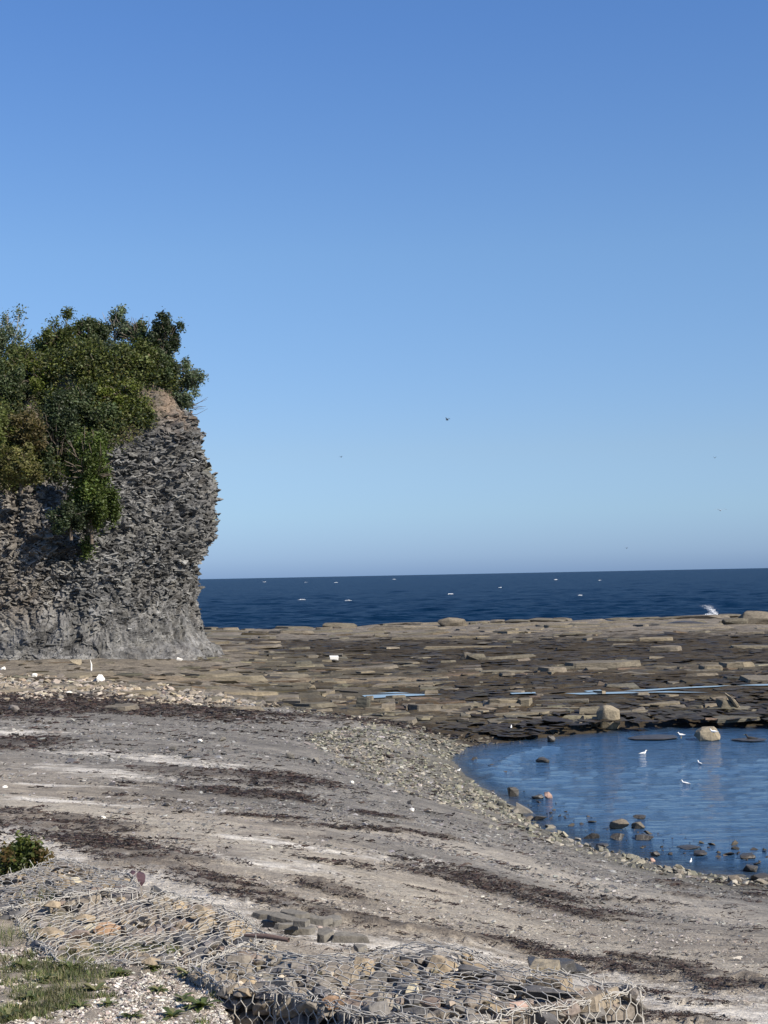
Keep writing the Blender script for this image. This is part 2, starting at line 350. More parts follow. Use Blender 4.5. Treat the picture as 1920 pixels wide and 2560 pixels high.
# ------------------------------------------------------------------ terrain mesh
cols_t = np.concatenate([np.linspace(-.8, -.3, 24)[:-1], np.linspace(-.3, .3, 390), np.linspace(.3, .8, 24)[1:]])
inv = np.concatenate([np.linspace(1 / 9., 1 / 30, 250)[:-1], np.linspace(1 / 30, 1 / 80., 210)[:-1], np.linspace(1 / 80., 1 / 240, 180)])
rows_y = np.concatenate([np.linspace(.5, 9, 16)[:-1], 1 / inv])
GA, GY = np.meshgrid(cols_t, rows_y); nr, nc = GA.shape
tx = (GA * np.maximum(GY, 7)).ravel(); ty = GY.ravel()
tx = np.where(ty < 9, (GA * 9).ravel(), tx)
tz = ZB(tx, ty)
PLAT_EDGE = [(-60, 1700), (120, 1702), (260, 1712), (420, 1716), (560, 1742), (760, 1776), (940, 1796), (1060, 1822), (1130, 1850), (1180, 1872), (1300, 1856), (1500, 1840), (1700, 1830), (1960, 1830), (2700, 1815)]
pe = np.array([ground(a, b)[:2] for a, b in PLAT_EDGE]); 
def plat(x, y): return y > np.interp(x / y, pe[:, 0] / pe[:, 1], pe[:, 1])
isP = plat(tx, ty); bsd = poly_sdf(tx, ty, BANK); isB = bsd > -.1
wm = wrack_mask(tx, ty) * ~isP * ~isB
sm = mstrips(tx, ty, SAND, 1.1, 1.7); lt = mstrips(tx, ty, gstrips([([(950, 2080), (1200, 2130), (1500, 2225), (1950, 2310)], 3.2)]), 1.3, .7); sm *= .55 + .45 * sstep(-.5, .4, n2(tx, ty, 2.5, 1.0, 3, 19.)); fm = mstrips(tx, ty, FINE, 1.2)
a_, b_ = ab(tx, ty)
ALG = gstrips([([(1000, 1618), (1300, 1616), (1700, 1606), (1960, 1602)], 6), ([(860, 1622), (1050, 1626), (1250, 1650), (1400, 1640), (1950, 1624)], 4), ([(1000, 1646), (1300, 1664), (1700, 1650), (1950, 1648)], 2.5), ([(700, 1610), (900, 1616), (1000, 1620)], 2.5), ([(1350, 1706), (1600, 1702), (1950, 1690)], 3), ([(1100, 1730), (1400, 1745), (1950, 1728)], 2.2), ([(1560, 1806), (1750, 1805), (1960, 1805)], 4.5), ([(1560, 1778), (1750, 1765), (1960, 1770)], 3), ([(560, 1600), (800, 1606)], .8), ([(1100, 1826), (1300, 1836), (1500, 1832)], 2)])
big = n2(tx, ty, 9, 4, 4, 1.); mid = n2(tx, ty, 1.6, .7, 4, 5.)
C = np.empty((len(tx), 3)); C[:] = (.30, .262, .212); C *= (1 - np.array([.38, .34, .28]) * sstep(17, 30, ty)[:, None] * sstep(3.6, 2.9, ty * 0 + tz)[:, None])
C *= (1 + .28 * np.clip(big, -1, 1) + .25 * np.clip(mid, -1, 1))[:, None]
LEAFK = 1.12
def blend(C, m, col): m = np.clip(m, 0, 1)[:, None]; return C * (1 - m) + np.array(col) * m
C = blend(C, fm * .8, (.40, .36, .295)); C = blend(C, lt * .6, (.43, .385, .32)); C = blend(C, sm * .85, (.68, .64, .57)); C = blend(C, wm ** 2 * .55, (.04, .027, .02))
damp = sstep(.9, .15, tz) * ~isP; C = blend(C, damp * .75, (.10, .095, .075)); C = blend(C, sstep(.0, -.25, tz), (.035, .035, .035))
al = np.clip(.25 + .9 * n2(tx, ty, 22, 5, 4, 9.) + .3 * mid, 0, 1)
PC = np.empty_like(C); PC[:] = (.088, .076, .052); PC = blend(PC, sstep(1.15, 1.4, tz), (.165, .142, .11)); PC *= (1 + .4 * np.clip(mid, -1, 1))[:, None]
low = sstep(1.25, .6, tz); PC = blend(PC, al * low * 1.3, (.062, .042, .020)); PC = blend(PC, mstrips(tx, ty, ALG, .7) * .97, (.036, .025, .010)); PC = blend(PC, sstep(.35, .1, tz), (.045, .035, .022))
tanm = mstrips(tx, ty, gstrips([([(100, 1690), (300, 1696), (560, 1700), (800, 1702), (1000, 1700)], 1.1)]), .5, .6); PC = blend(PC, tanm * .8, (.20, .158, .105))
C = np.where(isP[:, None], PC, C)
BC = np.empty_like(C); BC[:] = (.27, .235, .19); BC *= (1 + .35 * mid)[:, None]
gm = sstep(.1, .6, n2(tx, ty, .9, .6, 4, 7.) + .12 + .5 * n2(tx, ty, .16, .12, 2, 9.)); BC = blend(BC, gm * .5, (.12, .12, .06)); C = np.where(isB[:, None], BC, C)
dz = np.where(isP, .16 * n2(tx, ty, 3.5, 1.8, 4, 2.) + .10 * np.abs(n2(tx, ty, 1.6, 1.2, 3, 22.)), .035 * n2(tx, ty, 1.2, .8, 4, 4.) + .05 * n2(tx, ty, 5, 3, 2, 4.))
dz += wm * (.03 + .05 * np.abs(n2(tx, ty, .35, .25, 3, 8.)))
dz = np.where(isB, .03 * n2(tx, ty, .4, .4, 3, 1.), dz)
tz = tz + dz
POOLS = [([(905, 1738), (960, 1736), (1010, 1734), (1060, 1735), (1108, 1735), (1060, 1738), (1000, 1741), (935, 1745), (912, 1742)], 'narrow pale tide pool left of centre in the rock platform'),
 ([(940, 1733), (985, 1730), (1024, 1731), (985, 1733)], 'tiny sliver of pool just behind the left tide pool'),
 ([(1460, 1727), (1500, 1724), (1506, 1727), (1470, 1730)], 'small patch of pool water at the start of the long pool'),
 ([(1410, 1733), (1450, 1732), (1520, 1730), (1640, 1727), (1775, 1731), (1640, 1731), (1540, 1734), (1450, 1736)], 'lower branch of the long tide pool across the right of the platform'),
 ([(1560, 1726), (1650, 1721), (1740, 1716), (1828, 1713), (1790, 1717), (1700, 1721), (1610, 1727)], 'upper branch of the long tide pool across the right of the platform'),
 ([(1275, 1732), (1338, 1730), (1340, 1733), (1280, 1735)], 'short sliver of pool water beside a dark block'),
 ([(1840, 1713), (1900, 1710), (1980, 1709), (1985, 1712), (1900, 1714)], 'thin tide pool strip at the right edge of the platform')]
pools = []
for pts, lb in POOLS:
    c0 = ground(*np.mean(pts, 0)); zp = float(c0[2]) + .06
    W = [tuple(pix_z(a, b, zp)[:2]) for a, b in pts]; pools.append((W, zp, lb))
    sdf = poly_sdf(tx, ty, W); tz = np.where(sdf > -2.5, np.where(sdf > -.6, np.minimum(tz, zp - .06), np.minimum(tz, zp + .02)), tz)
TV = np.stack([tx, ty, tz], 1)
i = np.arange(nr - 1)[:, None] * nc + np.arange(nc - 1)[None]; TF = np.stack([i, i + 1, i + nc + 1, i + nc], -1).reshape(-1, 4)
def submesh(name, sel, mat, kindname):
    F = TF[sel]; u, inv_ = np.unique(F, return_inverse=True)
    o = link(name, mesh_data(name, TV[u], inv_.reshape(-1, 4), [mat], C[u], True)); tag(o, kind='structure'); return o
fp = isP[TF].any(1); fb = isB[TF].all(1) & ~fp
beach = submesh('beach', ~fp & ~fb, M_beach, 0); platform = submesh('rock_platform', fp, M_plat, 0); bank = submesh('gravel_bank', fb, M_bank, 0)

# ------------------------------------------------------------------ water
M_lag = water_mat('lagoon_water', (.030, .070, .138), .07, [(4, (.5, 1.4, 1), .06), (1.2, (.45, 1.5, 1), .16)], True)
M_sea = water_mat('sea_water', (.0006, .012, .034), .35, [(.5, (.35, 1, 1), .6), (.12, (.4, 1, 1), 1.6)], spec=.06)
M_pool = water_mat('pool_water', (.20, .23, .25), .03, [(4, (1, 1, 1), .0004)])
lyy = 1 / np.linspace(1 / 18., 1 / 205.5, 380); lxx = np.concatenate([[-1], np.linspace(-.1, .29, 300), np.linspace(.29, .75, 20)[1:], [3]]); LX, LY = np.meshgrid(lxx, lyy)
lx, ly = (LX * LY).ravel(), LY.ravel(); mc = len(lxx); i = np.arange(379)[:, None] * mc + np.arange(mc - 1)[None]
calm = .35 + .65 * sstep(-.25, .45, n2(lx, ly, 9, 5, 3, 2.)); calm = calm * (.35 + .65 * sstep(0, .35, -ZB(lx, ly)))
lz = .038 * calm * n2(lx + .3 * ly, ly, 1.3, .45, 3, 1.) + .018 * n2(lx, ly, 6, 2.2, 2, 6.)
wv, _ = seg_dist(lx, ly, [tuple(ground(a, b)[:2]) for a, b in [(1228, 1962), (1240, 1935), (1290, 1906), (1340, 1894), (1400, 1890)]]); lz = lz + .09 * np.exp(-(wv / .35) ** 2)
me = mesh_data('lagoon_water', np.stack([lx, ly, np.where(ly > 205, 0, lz)], 1), np.stack([i, i + 1, i + mc + 1, i + mc], -1).reshape(-1, 4), [M_lag], None, True)
dep = me.attributes.new('depth', 'FLOAT', 'POINT'); dep.data.foreach_set('value', (.45 + .55 * sstep(0, .35, -ZB(lx, ly))).astype(np.float32))
tag(link('lagoon_water', me), kind='structure')
sy = 1 / np.linspace(1 / 206., 1 / 9000., 310); sxr = np.concatenate([[-6], np.linspace(-.75, -.27, 20)[:-1], np.linspace(-.27, .27, 330), np.linspace(.27, .75, 20)[1:], [6]]); SXX, SYY = np.meshgrid(sxr, sy); sxx, syy = (SXX * SYY).ravel(), SYY.ravel(); mc = len(sxr)
hz = .60 * n2(sxx + .4 * syy, syy, 26, 9, 3, 12.) + .28 * n2(sxx, syy, 6, 3, 2, 14.) + .9 * np.clip(syy / 3000, 0, 1) * n2(sxx, syy, 160, 60, 2, 3.); hz = np.where(syy < 207, 0, hz); hz = np.where(syy > 8900, 0, hz)
i = np.arange(309)[:, None] * mc + np.arange(mc - 1)[None]; me = mesh_data('sea_water', np.stack([sxx, syy, hz], 1), np.stack([i, i + 1, i + mc + 1, i + mc], -1).reshape(-1, 4), [M_sea], None, True); tag(link('sea_water', me), kind='structure')
V = np.array([[-70000, 9000, -.2], [70000, 9000, -.2], [70000, 70000, -.2], [-70000, 70000, -.2]], float)
tag(link('far_sea_water', mesh_data('far_sea_water', V, np.array([[0, 1, 2, 3]]), [M_sea])), kind='structure')
for W, zp, lb in pools:
    V = np.array([[a, b, zp] for a, b in W]); me = bpy.data.meshes.new('tide_pool'); me.from_pydata([tuple(v) for v in V], [], [tuple(range(len(V)))]); me.materials.append(M_pool)
    o = link('tide_pool', me); tag(o, lb, kind='structure')

# ------------------------------------------------------------------ rock shapes
def hull(pts, mat=None, name='rock', bev=0., smooth=False):
    bm = bmesh.new()
    for p in pts: bm.verts.new(p)
    r = bmesh.ops.convex_hull(bm, input=bm.verts[:])
    bmesh.ops.delete(bm, geom=[v for v in bm.verts if not v.link_faces], context='VERTS')
    bmesh.ops.dissolve_limit(bm, angle_limit=.09, verts=bm.verts[:], edges=bm.edges[:])
    if bev: bmesh.ops.bevel(bm, geom=bm.edges[:], offset=bev, segments=1, affect='EDGES', clamp_overlap=True)
    return bm_data(name, bm, mat, smooth)
def block_pts(n=13, sq=3.0):                  # unit superellipsoid-ish blob
    p = rng.normal(size=(n, 3)); p /= (np.abs(p) ** sq).sum(1)[:, None] ** (1 / sq); return p * rng.uniform(.8, 1, (n, 1))
def slab_pts(k=7):                            # irregular flat polygon, two layers
    an = np.sort(rng.uniform(0, 2 * np.pi, k)) ; r = rng.uniform(.75, 1.05, k)
    x = np.sign(np.cos(an)) * np.abs(np.cos(an)) ** .6 * r; y = np.sign(np.sin(an)) * np.abs(np.sin(an)) ** .6 * r
    z = rng.uniform(.65, 1, k); s = rng.uniform(.82, .98)
    return np.concatenate([np.stack([x * s, y * s, z], 1), np.stack([x, y, -z], 1)])
ANG = [hull(block_pts(14, 4), M_stone, 'stone', .05) for _ in range(14)]
RND = [hull(block_pts(34, 2.2), M_stone, 'stone', .03) for _ in range(10)]
SLB = [hull(slab_pts(rng.integers(5, 9)), M_stone, 'stone', .05) for _ in range(14)]
def vf(me):
    me.calc_loop_triangles(); V = np.empty(len(me.vertices) * 3); me.vertices.foreach_get('co', V)
    T = np.empty(len(me.loop_triangles) * 3, np.int32); me.loop_triangles.foreach_get('vertices', T); return V.reshape(-1, 3), T.reshape(-1, 3)
LOWP = [vf(hull(block_pts(9, 4))) for _ in range(16)]; LOWQ = [vf(hull(block_pts(7, 4))) for _ in range(16)]; LOWS = [vf(hull(slab_pts(5))) for _ in range(10)]
def rotm(ax, ay, az):
    cx, sx, cy, sy, cz, sz = np.cos(ax), np.sin(ax), np.cos(ay), np.sin(ay), np.cos(az), np.sin(az); o = np.ones_like(cx) * 0; l = o + 1
    Rx = np.stack([l, o, o, o, cx, -sx, o, sx, cx], -1).reshape(-1, 3, 3); Ry = np.stack([cy, o, sy, o, l, o, -sy, o, cy], -1).reshape(-1, 3, 3); Rz = np.stack([cz, -sz, o, sz, cz, o, o, o, l], -1).reshape(-1, 3, 3)
    return Rz @ Ry @ Rx
def scatter(acc, P, sc, tilt, colr, protos, az=None):     # many low stones in one mesh
    n = len(P); k = rng.integers(0, len(protos), n)
    R = rotm(rng.normal(0, tilt, n), rng.normal(0, tilt, n), rng.uniform(0, 6.28, n) if az is None else az)
    for q in range(len(protos)):
        m = k == q
        if not m.any(): continue
        V, F = protos[q]; W = np.einsum('nij,nvj->nvi', R[m], V[None] * sc[m][:, None]) + P[m][:, None]
        nn = m.sum(); FF = (F[None] + (np.arange(nn) * len(V))[:, None, None]).reshape(-1, 3)
        acc.add(W.reshape(-1, 3), FF, np.repeat(colr[m], len(V), 0))
def palette(n, cols, var=.18):
    c = np.array(cols)[rng.integers(0, len(cols), n)]; return c * rng.uniform(1 - var, 1 + var, (n, 1)) * rng.uniform(.96, 1.04, (n, 3))
def gz(x, y): return ZB(x, y)

# ------------------------------------------------------------------ cliff
CC = np.array([(-95, 104), (-60, 110), (-40, 113), (-28.5, 114), (-24.5, 115.6), (-21, 117), (-17.6, 120.5), (-15.4, 124.5), (-14.9, 128.5), (-15.6, 134), (-19, 141), (-28, 149), (-50, 156), (-95, 158)], float)
def catmull(P, t):
    P = np.concatenate([[2 * P[0] - P[1]], P, [2 * P[-1] - P[-2]]]); i = np.clip(np.floor(t).astype(int), 0, len(P) - 4); f = (t - i)[:, None]
    a, b, c, d = P[i], P[i + 1], P[i + 2], P[i + 3]
    return .5 * ((2 * b) + (c - a) * f + (2 * a - 5 * b + 4 * c - d) * f ** 2 + (3 * b - a - 3 * c + d) * f ** 3)
sp = np.concatenate([np.linspace(0, 2.4, 24)[:-1], np.linspace(2.4, 9.2, 430), np.linspace(9.2, 13, 30)[1:]])
c2 = catmull(CC, sp); tg = np.gradient(c2, axis=0) / np.gradient(sp)[:, None]; tg /= np.linalg.norm(tg, axis=1)[:, None]
nin = np.stack([-tg[:, 1], tg[:, 0]], 1)      # inland
zr = np.interp(sp, [0, 3, 4.2, 5.1, 5.8, 6.4, 7.2, 8, 9, 13], [14.5, 14.5, 15.5, 17, 18.5, 20, 21.6, 22, 21, 18])
ztop = np.interp(sp, [0, 3, 5, 6.5, 8, 10, 13], [25, 25, 26, 26.5, 25.3, 24, 21])
nh = 430; tt = np.linspace(0, 1, nh); hh = np.concatenate([np.linspace(-.08, 1, 300), np.linspace(1.008, 2, 70)])
SS, HH = np.meshgrid(np.arange(len(sp)), hh)
zb0 = 1.4; ZZ = np.where(HH <= 1, zb0 + np.maximum(HH, -.12) * (zr[SS] - zb0), zr[SS] + (HH - 1) * (ztop[SS] - zr[SS]))
prof = np.interp(ZZ, [0, 2.0, 3.2, 5.5, 8.3, 9.5, 12.2, 15, 18, 20, 22, 30], [-2.0, -.7, .35, .95, 1.2, .6, -.5, -.35, .3, 1.0, 1.9, 2.6])
left = np.interp(ZZ, [0, 1.6, 3, 6, 12, 16, 30], [-3.0, -1.6, -.5, .3, 1.6, 3.0, 3.5])
kx = sstep(5.2, 7.6, sp)[SS]; setb = prof * kx + left * (1 - kx)
setb = setb + np.clip(ZZ - zr[SS], 0, 99) * np.interp(sp, [0, 5, 7, 8.2, 9], [.95, .9, .55, .35, .8])[SS]
spw = sp[SS] + .12 * n2(ZZ.ravel(), sp[SS].ravel(), 3., .3, 3).reshape(ZZ.shape); gul = np.exp(-((spw - 4.75) / .42) ** 2) * sstep(9.5, 13.5, ZZ); setb = setb + gul * 4.6
gl2 = np.exp(-((spw - 3.2) / .25) ** 2) * sstep(2, 14, ZZ); setb = setb + gl2 * 1.2
P = np.stack([c2[SS, 0] + nin[SS, 0] * setb, c2[SS, 1] + nin[SS, 1] * setb, ZZ], -1).reshape(-1, 3)
kf = kx.ravel(); zf = ZZ.ravel(); sf = sp[SS].ravel()
Q = P @ np.array(Matrix.Rotation(math.radians(14), 3, 'Y') @ Matrix.Rotation(math.radians(-18), 3, 'X')).T
Q = Q + 1.5 * np.stack([fbm(P / 6, 2), fbm(P / 6 + 9, 2), fbm(P / 6 + 21, 2)], 1) + .25 * np.stack([fbm(P / 1.2, 2), fbm(P / 1.2 + 9, 2), fbm(P / 1.2 + 21, 2)], 1)
upper = sstep(4.5, 8.5, zf + 1.5 * noise3(P / 4))
dsp = .75 * fbm(P / 7, 3); Rn = []
for (s1, s2, amp, tl) in ((1.9, 1.3, .55, .3), (.95, .52, .36, .45), (.46, .24, .19, .45)):
    f1, f2, of, rd = cells(Q / np.array([s1, s1, s2])); Rn.append(rd)
    crack = sstep(.0, .14, f2 - f1)
    dsp = dsp + amp * (rd[:, 0] - .5 + tl * (of[:, 0] * (rd[:, 1] - .5) + of[:, 2] * (rd[:, 2] * 1.5 + .3))) * (.45 + .75 * upper) - amp * .9 * (1 - crack) * (.08 + 1.0 * upper) * (.3 + .7 * kf)
flute = fbm(P / np.array([.8, .8, 4.0]), 4) * .32 * (1 - upper); dsp = dsp + flute
lay = np.abs(noise3(Q / np.array([3.5, 3.5, .28]))) * .12 * (.4 + .6 * upper); dsp = dsp - lay
onslope = sstep(1.0, 1.15, HH.ravel()); dsp = dsp * (1 - .6 * onslope)
nrm = np.stack([-nin[SS, 0], -nin[SS, 1], 0 * SS + .15], -1).reshape(-1, 3); P = P + nrm * dsp[:, None]
P[:, 2] += .25 * (Rn[1][:, 3] - .5) * upper
cc = np.empty((len(P), 3)); cc[:] = (.122, .121, .118)
tone = 1 + .5 * (Rn[0][:, 1] - .5) + .75 * (Rn[1][:, 2] - .5) + .5 * (Rn[2][:, 1] - .5); cc *= tone[:, None]
cc = blend(cc, sstep(.2, .7, fbm(P / 1.6 + 40, 4)) * .3, (.20, .19, .165))
vein = sstep(.06, .0, np.abs(noise3(P / np.array([1.3, 1.3, 5]) + 70))) * (1 - upper); cc = blend(cc, vein * .22, (.22, .20, .17))
brn = sstep(4.3, 3.4, sf) * sstep(3.5, 7, zf) + sstep(.15, .6, fbm(P / 5 + 11, 3)) * .3; cc = blend(cc, brn * .3 * (.6 + .5 * Rn[1][:, 0]), (.19, .15, .11))
lich = kf * sstep(8.0, 8.8, sf) * sstep(.0, .5, fbm(P / 1.5 + 5, 3)) * sstep(8, 11, zf); cc = blend(cc, lich * .6, (.17, .175, .12))
soil = onslope; cc = blend(cc, soil * .8, (.12, .10, .075))
ocr = sstep(6.3, 7.1, sf) * sstep(.9, 1.0, HH.ravel() + .05 * noise3(P)) * sstep(1.75, 1.3, HH.ravel()) * sstep(-.5, .3, fbm(P / 1.2 + 3, 3)); cc = blend(cc, ocr * .75, (.22, .165, .12))
n_s = len(sp); i = np.arange(len(hh) - 1)[:, None] * n_s + np.arange(n_s - 1)[None]
tag(link('cliff', mesh_data('cliff', P, np.stack([i, i + 1, i + n_s + 1, i + n_s], -1).reshape(-1, 4), [M_cliff], cc, False)), kind='structure')
CP = P.reshape(len(hh), n_s, 3)
fc_ = Acc(); mk = np.nonzero((HH.ravel() > .12) & (HH.ravel() < 1.03) & (rng.random(len(P)) < (.1 + .9 * upper)) & (sf > 2.4) & (sf < 9.4))[0]; ix = rng.choice(mk, 7500)
ln_ = rng.uniform(.12, .40, len(ix)); az_ = np.arctan2(nrm[ix, 1], nrm[ix, 0]) + rng.normal(0, .9, len(ix))
scatter(fc_, P[ix] - nrm[ix] * .03, np.stack([ln_, ln_ * rng.uniform(.7, 1.5, len(ix)), ln_ * .17], 1), .38, np.clip(cc[ix] * rng.uniform(.5, 1.25, (len(ix), 1)), 0, 1) * np.array([1.0, 1.02, 1.02]) * 1.1, LOWS, az_)
M_flake = stone_mat('shale_flake', None, 8, .9, attr=True, bumpd=.02)
tag(link('shale_flakes', fc_.data('shale_flakes', M_flake), bpy.data.objects['cliff']), kind='stuff')
# plateau behind the crest of the cliff
top = CP[-1]; a = top[:, :2]; ctr = np.array([-60., 135.])
pv = np.concatenate([top, np.column_stack([a * .5 + ctr * .5, top[:, 2] - .3]), [[-60, 135, 24.5]]]); i = np.arange(n_s - 1)
tag(link('cliff_top', mesh_data('cliff_top', pv, [np.stack([i, i + 1, i + n_s + 1, i + n_s], -1), np.stack([i + n_s, i + n_s + 1, 0 * i + 2 * n_s], -1)], [M_cliff], np.tile([[.12, .1, .06]], (len(pv), 1)), True)), kind='structure')

# ------------------------------------------------------------------ trees
def leaves(n, ctr, spread, size, col, var=.3, up=.3, keep=None):
    n = int(n); P = ctr + spread
    a = rng.normal(size=(n, 3)); a[:, 2] *= .6; a /= np.linalg.norm(a, axis=1)[:, None]
    b = np.cross(a, rng.normal(size=(n, 3)) + [0, 0, up]); b /= np.linalg.norm(b, axis=1)[:, None]
    s = size * rng.uniform(.6, 1.3, (n, 1)); A = a * s; B = b * s * .55
    V = np.stack([P - A, P + B * .9, P + A, P - B], 1).reshape(-1, 3)
    c = col * rng.uniform(1 - var, 1 + var, (n, 1)) * rng.uniform(.92, 1.08, (n, 3)); return V, np.repeat(c, 4, 0)
_cpx, _cpy = to_pix(CP.reshape(-1, 3)); _cd = CP.reshape(-1, 3)[:, 1]
def cliff_depth(px, py, dflt):
    m = (np.hypot(_cpx - px, _cpy - py) < 9); return float(np.percentile(_cd[m], 5)) if m.any() else dflt
def tree(name, px, py, dist, rx, ry, col, label, cat='tree', dens=1.0, lean=0., nclump=34, leaf=.125, droop=False, bark=None, group='trees and bushes on the cliff', trunk=3.0):
    dist = min(dist, cliff_depth(px, py, dist) + .25 * rx * dist / FP); k = dist / FP; c = pix_d(px, py, dist); RX, RZ = rx * k, ry * k; RY = RX * .8
    root = empty(name, (c[0] - lean * RX, c[1] + .3 * RY, c[2] - RZ - trunk), label, cat, group); b0 = np.array(root.location)
    A = Acc(); h = c - b0
    trunk_pts = [np.array([0, 0, -.6]), h * np.array([.35, .35, .4]), h * np.array([.8, .8, .8]), h + [0, 0, RZ * .5]]
    V, F = tube(trunk_pts, [.09 + RX * .035, .08 + RX * .028, .05 + RX * .018, .02], 6); A.add(V, F)
    vs, cs = [], []; cn = []
    for q in range(nclump):
        d = rng.normal(size=3); d /= np.linalg.norm(d); r = rng.uniform(.45, 1.0) ** .5
        if droop: d[2] = abs(d[2]) * (-.2) + rng.uniform(-1, .9)
        if droop: wsc = .45 + .55 * (1 - (d[2] + 1) / 2); e = d * np.array([RX * wsc, RY * wsc, RZ]) * r
        else: e = d * np.array([RX, RY, RZ]) * r
        e = e * (1 + .25 * rng.normal()); cn.append(e)
        n = int(300 * dens * rng.uniform(.6, 1.4)); sr = np.array([RX, RY, RZ]) * rng.uniform(.13, .26)
        sr = np.maximum(sr, .28); sp_ = rng.normal(size=(n, 3)) * sr * .7
        tone = rng.uniform(.7, 1.35)
        v, cc_ = leaves(n, h + e, sp_, leaf, np.array(col) * tone * LEAFK); vs.append(v); cs.append(cc_)
        if q % 2 == 0:
            s = h * rng.uniform(.45, .95); mid_ = (s + h + e) / 2 + rng.normal(size=3) * .15
            V, F = tube([s, mid_, h + e * 1.02], [.035 + RX * .006, .03, .012], 4); A.add(V, F)
    V = np.concatenate(vs); F = np.arange(len(V)).reshape(-1, 4)
    for q in range(int(nclump * .5)):
        d = rng.normal(size=3); d[1] = -abs(d[1]); d[2] = abs(d[2]); d /= np.linalg.norm(d); e = d * [RX, RY, RZ]; A.add(*tube([h + e * .45, h + e * .8 + rng.normal(size=3) * .15, h + e * rng.uniform(1., 1.2)], [.045, .035, .012], 4))
    link('trunk', A.data('trunk', bark or M_bark, True), root); link('crown', mesh_data('crown', V, F, [M_leaf], np.concatenate(cs)), root)
    return root
G1 = (.078, .092, .028); G2 = (.055, .072, .032); G3 = (.100, .118, .024); GY = (.115, .110, .038); GD = (.038, .052, .026); GB = (.090, .112, .070)
TREES = [ # name, px, py, dist, rx, ry, colour, label, extras
 ('birch_tree', 30, 880, 134, 62, 92, GB, 'bluish green tree with pale branches at the left edge of the clifftop', dict(bark=M_pale, dens=.8)),
 ('broadleaf_tree', 150, 872, 132, 60, 66, G1, 'round olive tree on the clifftop right of the notch in the skyline', {}),
 ('broadleaf_tree', 215, 850, 136, 45, 52, G2, 'dark tree whose top makes the second skyline bump from the left', {}),
 ('birch_tree', 285, 838, 137, 46, 60, GB, 'tallest feathery tree on the clifftop with sky showing through', dict(dens=.6, bark=M_pale)),
 ('broadleaf_tree', 350, 855, 135, 48, 62, G2, 'dark upright tree between the tallest tree and the skyline corner', {}),
 ('evergreen_tree', 415, 858, 133, 42, 58, GD, 'dark dense tree at the right corner of the clifftop skyline', dict(dens=1.3)),
 ('broadleaf_tree', 340, 925, 130, 62, 52, G1, 'brownish green tree below the skyline corner above the ochre soil', {}),
 ('broadleaf_tree', 240, 930, 128, 66, 56, G1, 'wide mid green tree in the middle of the clifftop wood', {}),
 ('broadleaf_tree', 120, 960, 126, 62, 60, G3, 'bright olive tree in the left middle of the clifftop wood', {}),
 ('broadleaf_tree', 20, 990, 124, 52, 66, G2, 'dark green tree low at the left edge of the wood', {}),
 ('broadleaf_tree', 300, 1000, 126, 66, 48, G3, 'yellowish green tree overhanging the upper cliff', {}),
 ('broadleaf_tree', 205, 1020, 123, 56, 46, G2, 'shadowy tree above the dark gully', {}),
 ('leafy_bush', 260, 1055, 122, 34, 36, G2, 'grey green bush leaning over the right rim of the gully', dict(nclump=20, trunk=1.2, cat='bush')),
 ('pine_tree', 462, 940, 129, 34, 40, GB, 'thin airy tree leaning out over the sea from the cliff corner', dict(dens=.35, nclump=18, lean=1.0, leaf=.12)),
 ('leafy_bush', 458, 1000, 128, 24, 26, GB, 'sparse small bush clinging under the leaning tree', dict(dens=.4, nclump=12, trunk=1.0, cat='bush')),
 ('evergreen_tree', 225, 1195, 115.5, 62, 112, (.062, .085, .020), 'bright green drooping conifer hanging down in the gully', dict(dens=1.5, nclump=60, droop=True, trunk=1.0, leaf=.12)),
 ('evergreen_tree', 145, 1130, 120.5, 52, 110, GD, 'dark shaded conifer at the left side of the gully', dict(dens=1.2, nclump=46, trunk=1.0)),  # dark leaf green also carries the gully's shade
 ('leafy_bush', 60, 1085, 117, 50, 46, (.085, .070, .030), 'russet bush above the brown rock at the left', dict(nclump=26, trunk=.3, cat='bush')),
 ('leafy_bush', 50, 1165, 114.5, 52, 38, GY, 'yellow green bush lowest at the left above the broken rock', dict(nclump=26, trunk=.3, cat='bush')),
 ('leafy_bush', -20, 1100, 116, 44, 80, G1, 'olive bush cut by the left edge of the picture', dict(nclump=26, trunk=1.0, cat='bush')),
 ('leafy_bush', 345, 1045, 126, 34, 20, G1, 'low dark bush draped on the rim of the rock face', dict(nclump=18, trunk=.6, cat='bush')),
 ('pine_tree', 484, 952, 128.5, 26, 26, GB, 'airy outermost branchy tree sticking furthest out to the right', dict(dens=.28, nclump=14, leaf=.11, lean=1.2, trunk=.6)),
 ('leafy_bush', 175, 1290, 114.5, 40, 30, GD, 'dark bush at the very bottom of the gully', dict(nclump=18, trunk=.3, cat='bush')),  # dark foliage fills the shaded gap, shade put into its leaf colour
 ('broadleaf_tree', 60, 930, 128, 56, 60, G1, 'mid green tree at the left just under the skyline', {}),
 ('broadleaf_tree', -70, 900, 132, 60, 90, G1, 'broad tree mostly outside the left edge of the picture', {}),
 ('broadleaf_tree', 400, 930, 131, 46, 60, G2, 'dense dark tree under the skyline corner', {}),
]
for nm, px, py, d, rx, ry, cl, lb, kw in TREES: tree(nm, px, py, d, rx, ry, cl, lb, **kw)
m = (HH.ravel() > 1.02) & ~((sf > 6.5) & (HH.ravel() < 1.5)) & (CP.reshape(-1, 3)[:, 1] < 140); idx = rng.choice(np.nonzero(m)[0], 1500); vs, cs = [], []
for q in idx:
    v, c = leaves(50, CP.reshape(-1, 3)[q] + [0, -.2, .5], rng.normal(0, 1, (50, 3)) * [.5, .4, .45], .12, np.array([G1, G2, G3, GD, GY][rng.choice(5, p=[.3, .25, .2, .15, .1])]) * rng.uniform(.6, 1.3)); vs.append(v); cs.append(c)
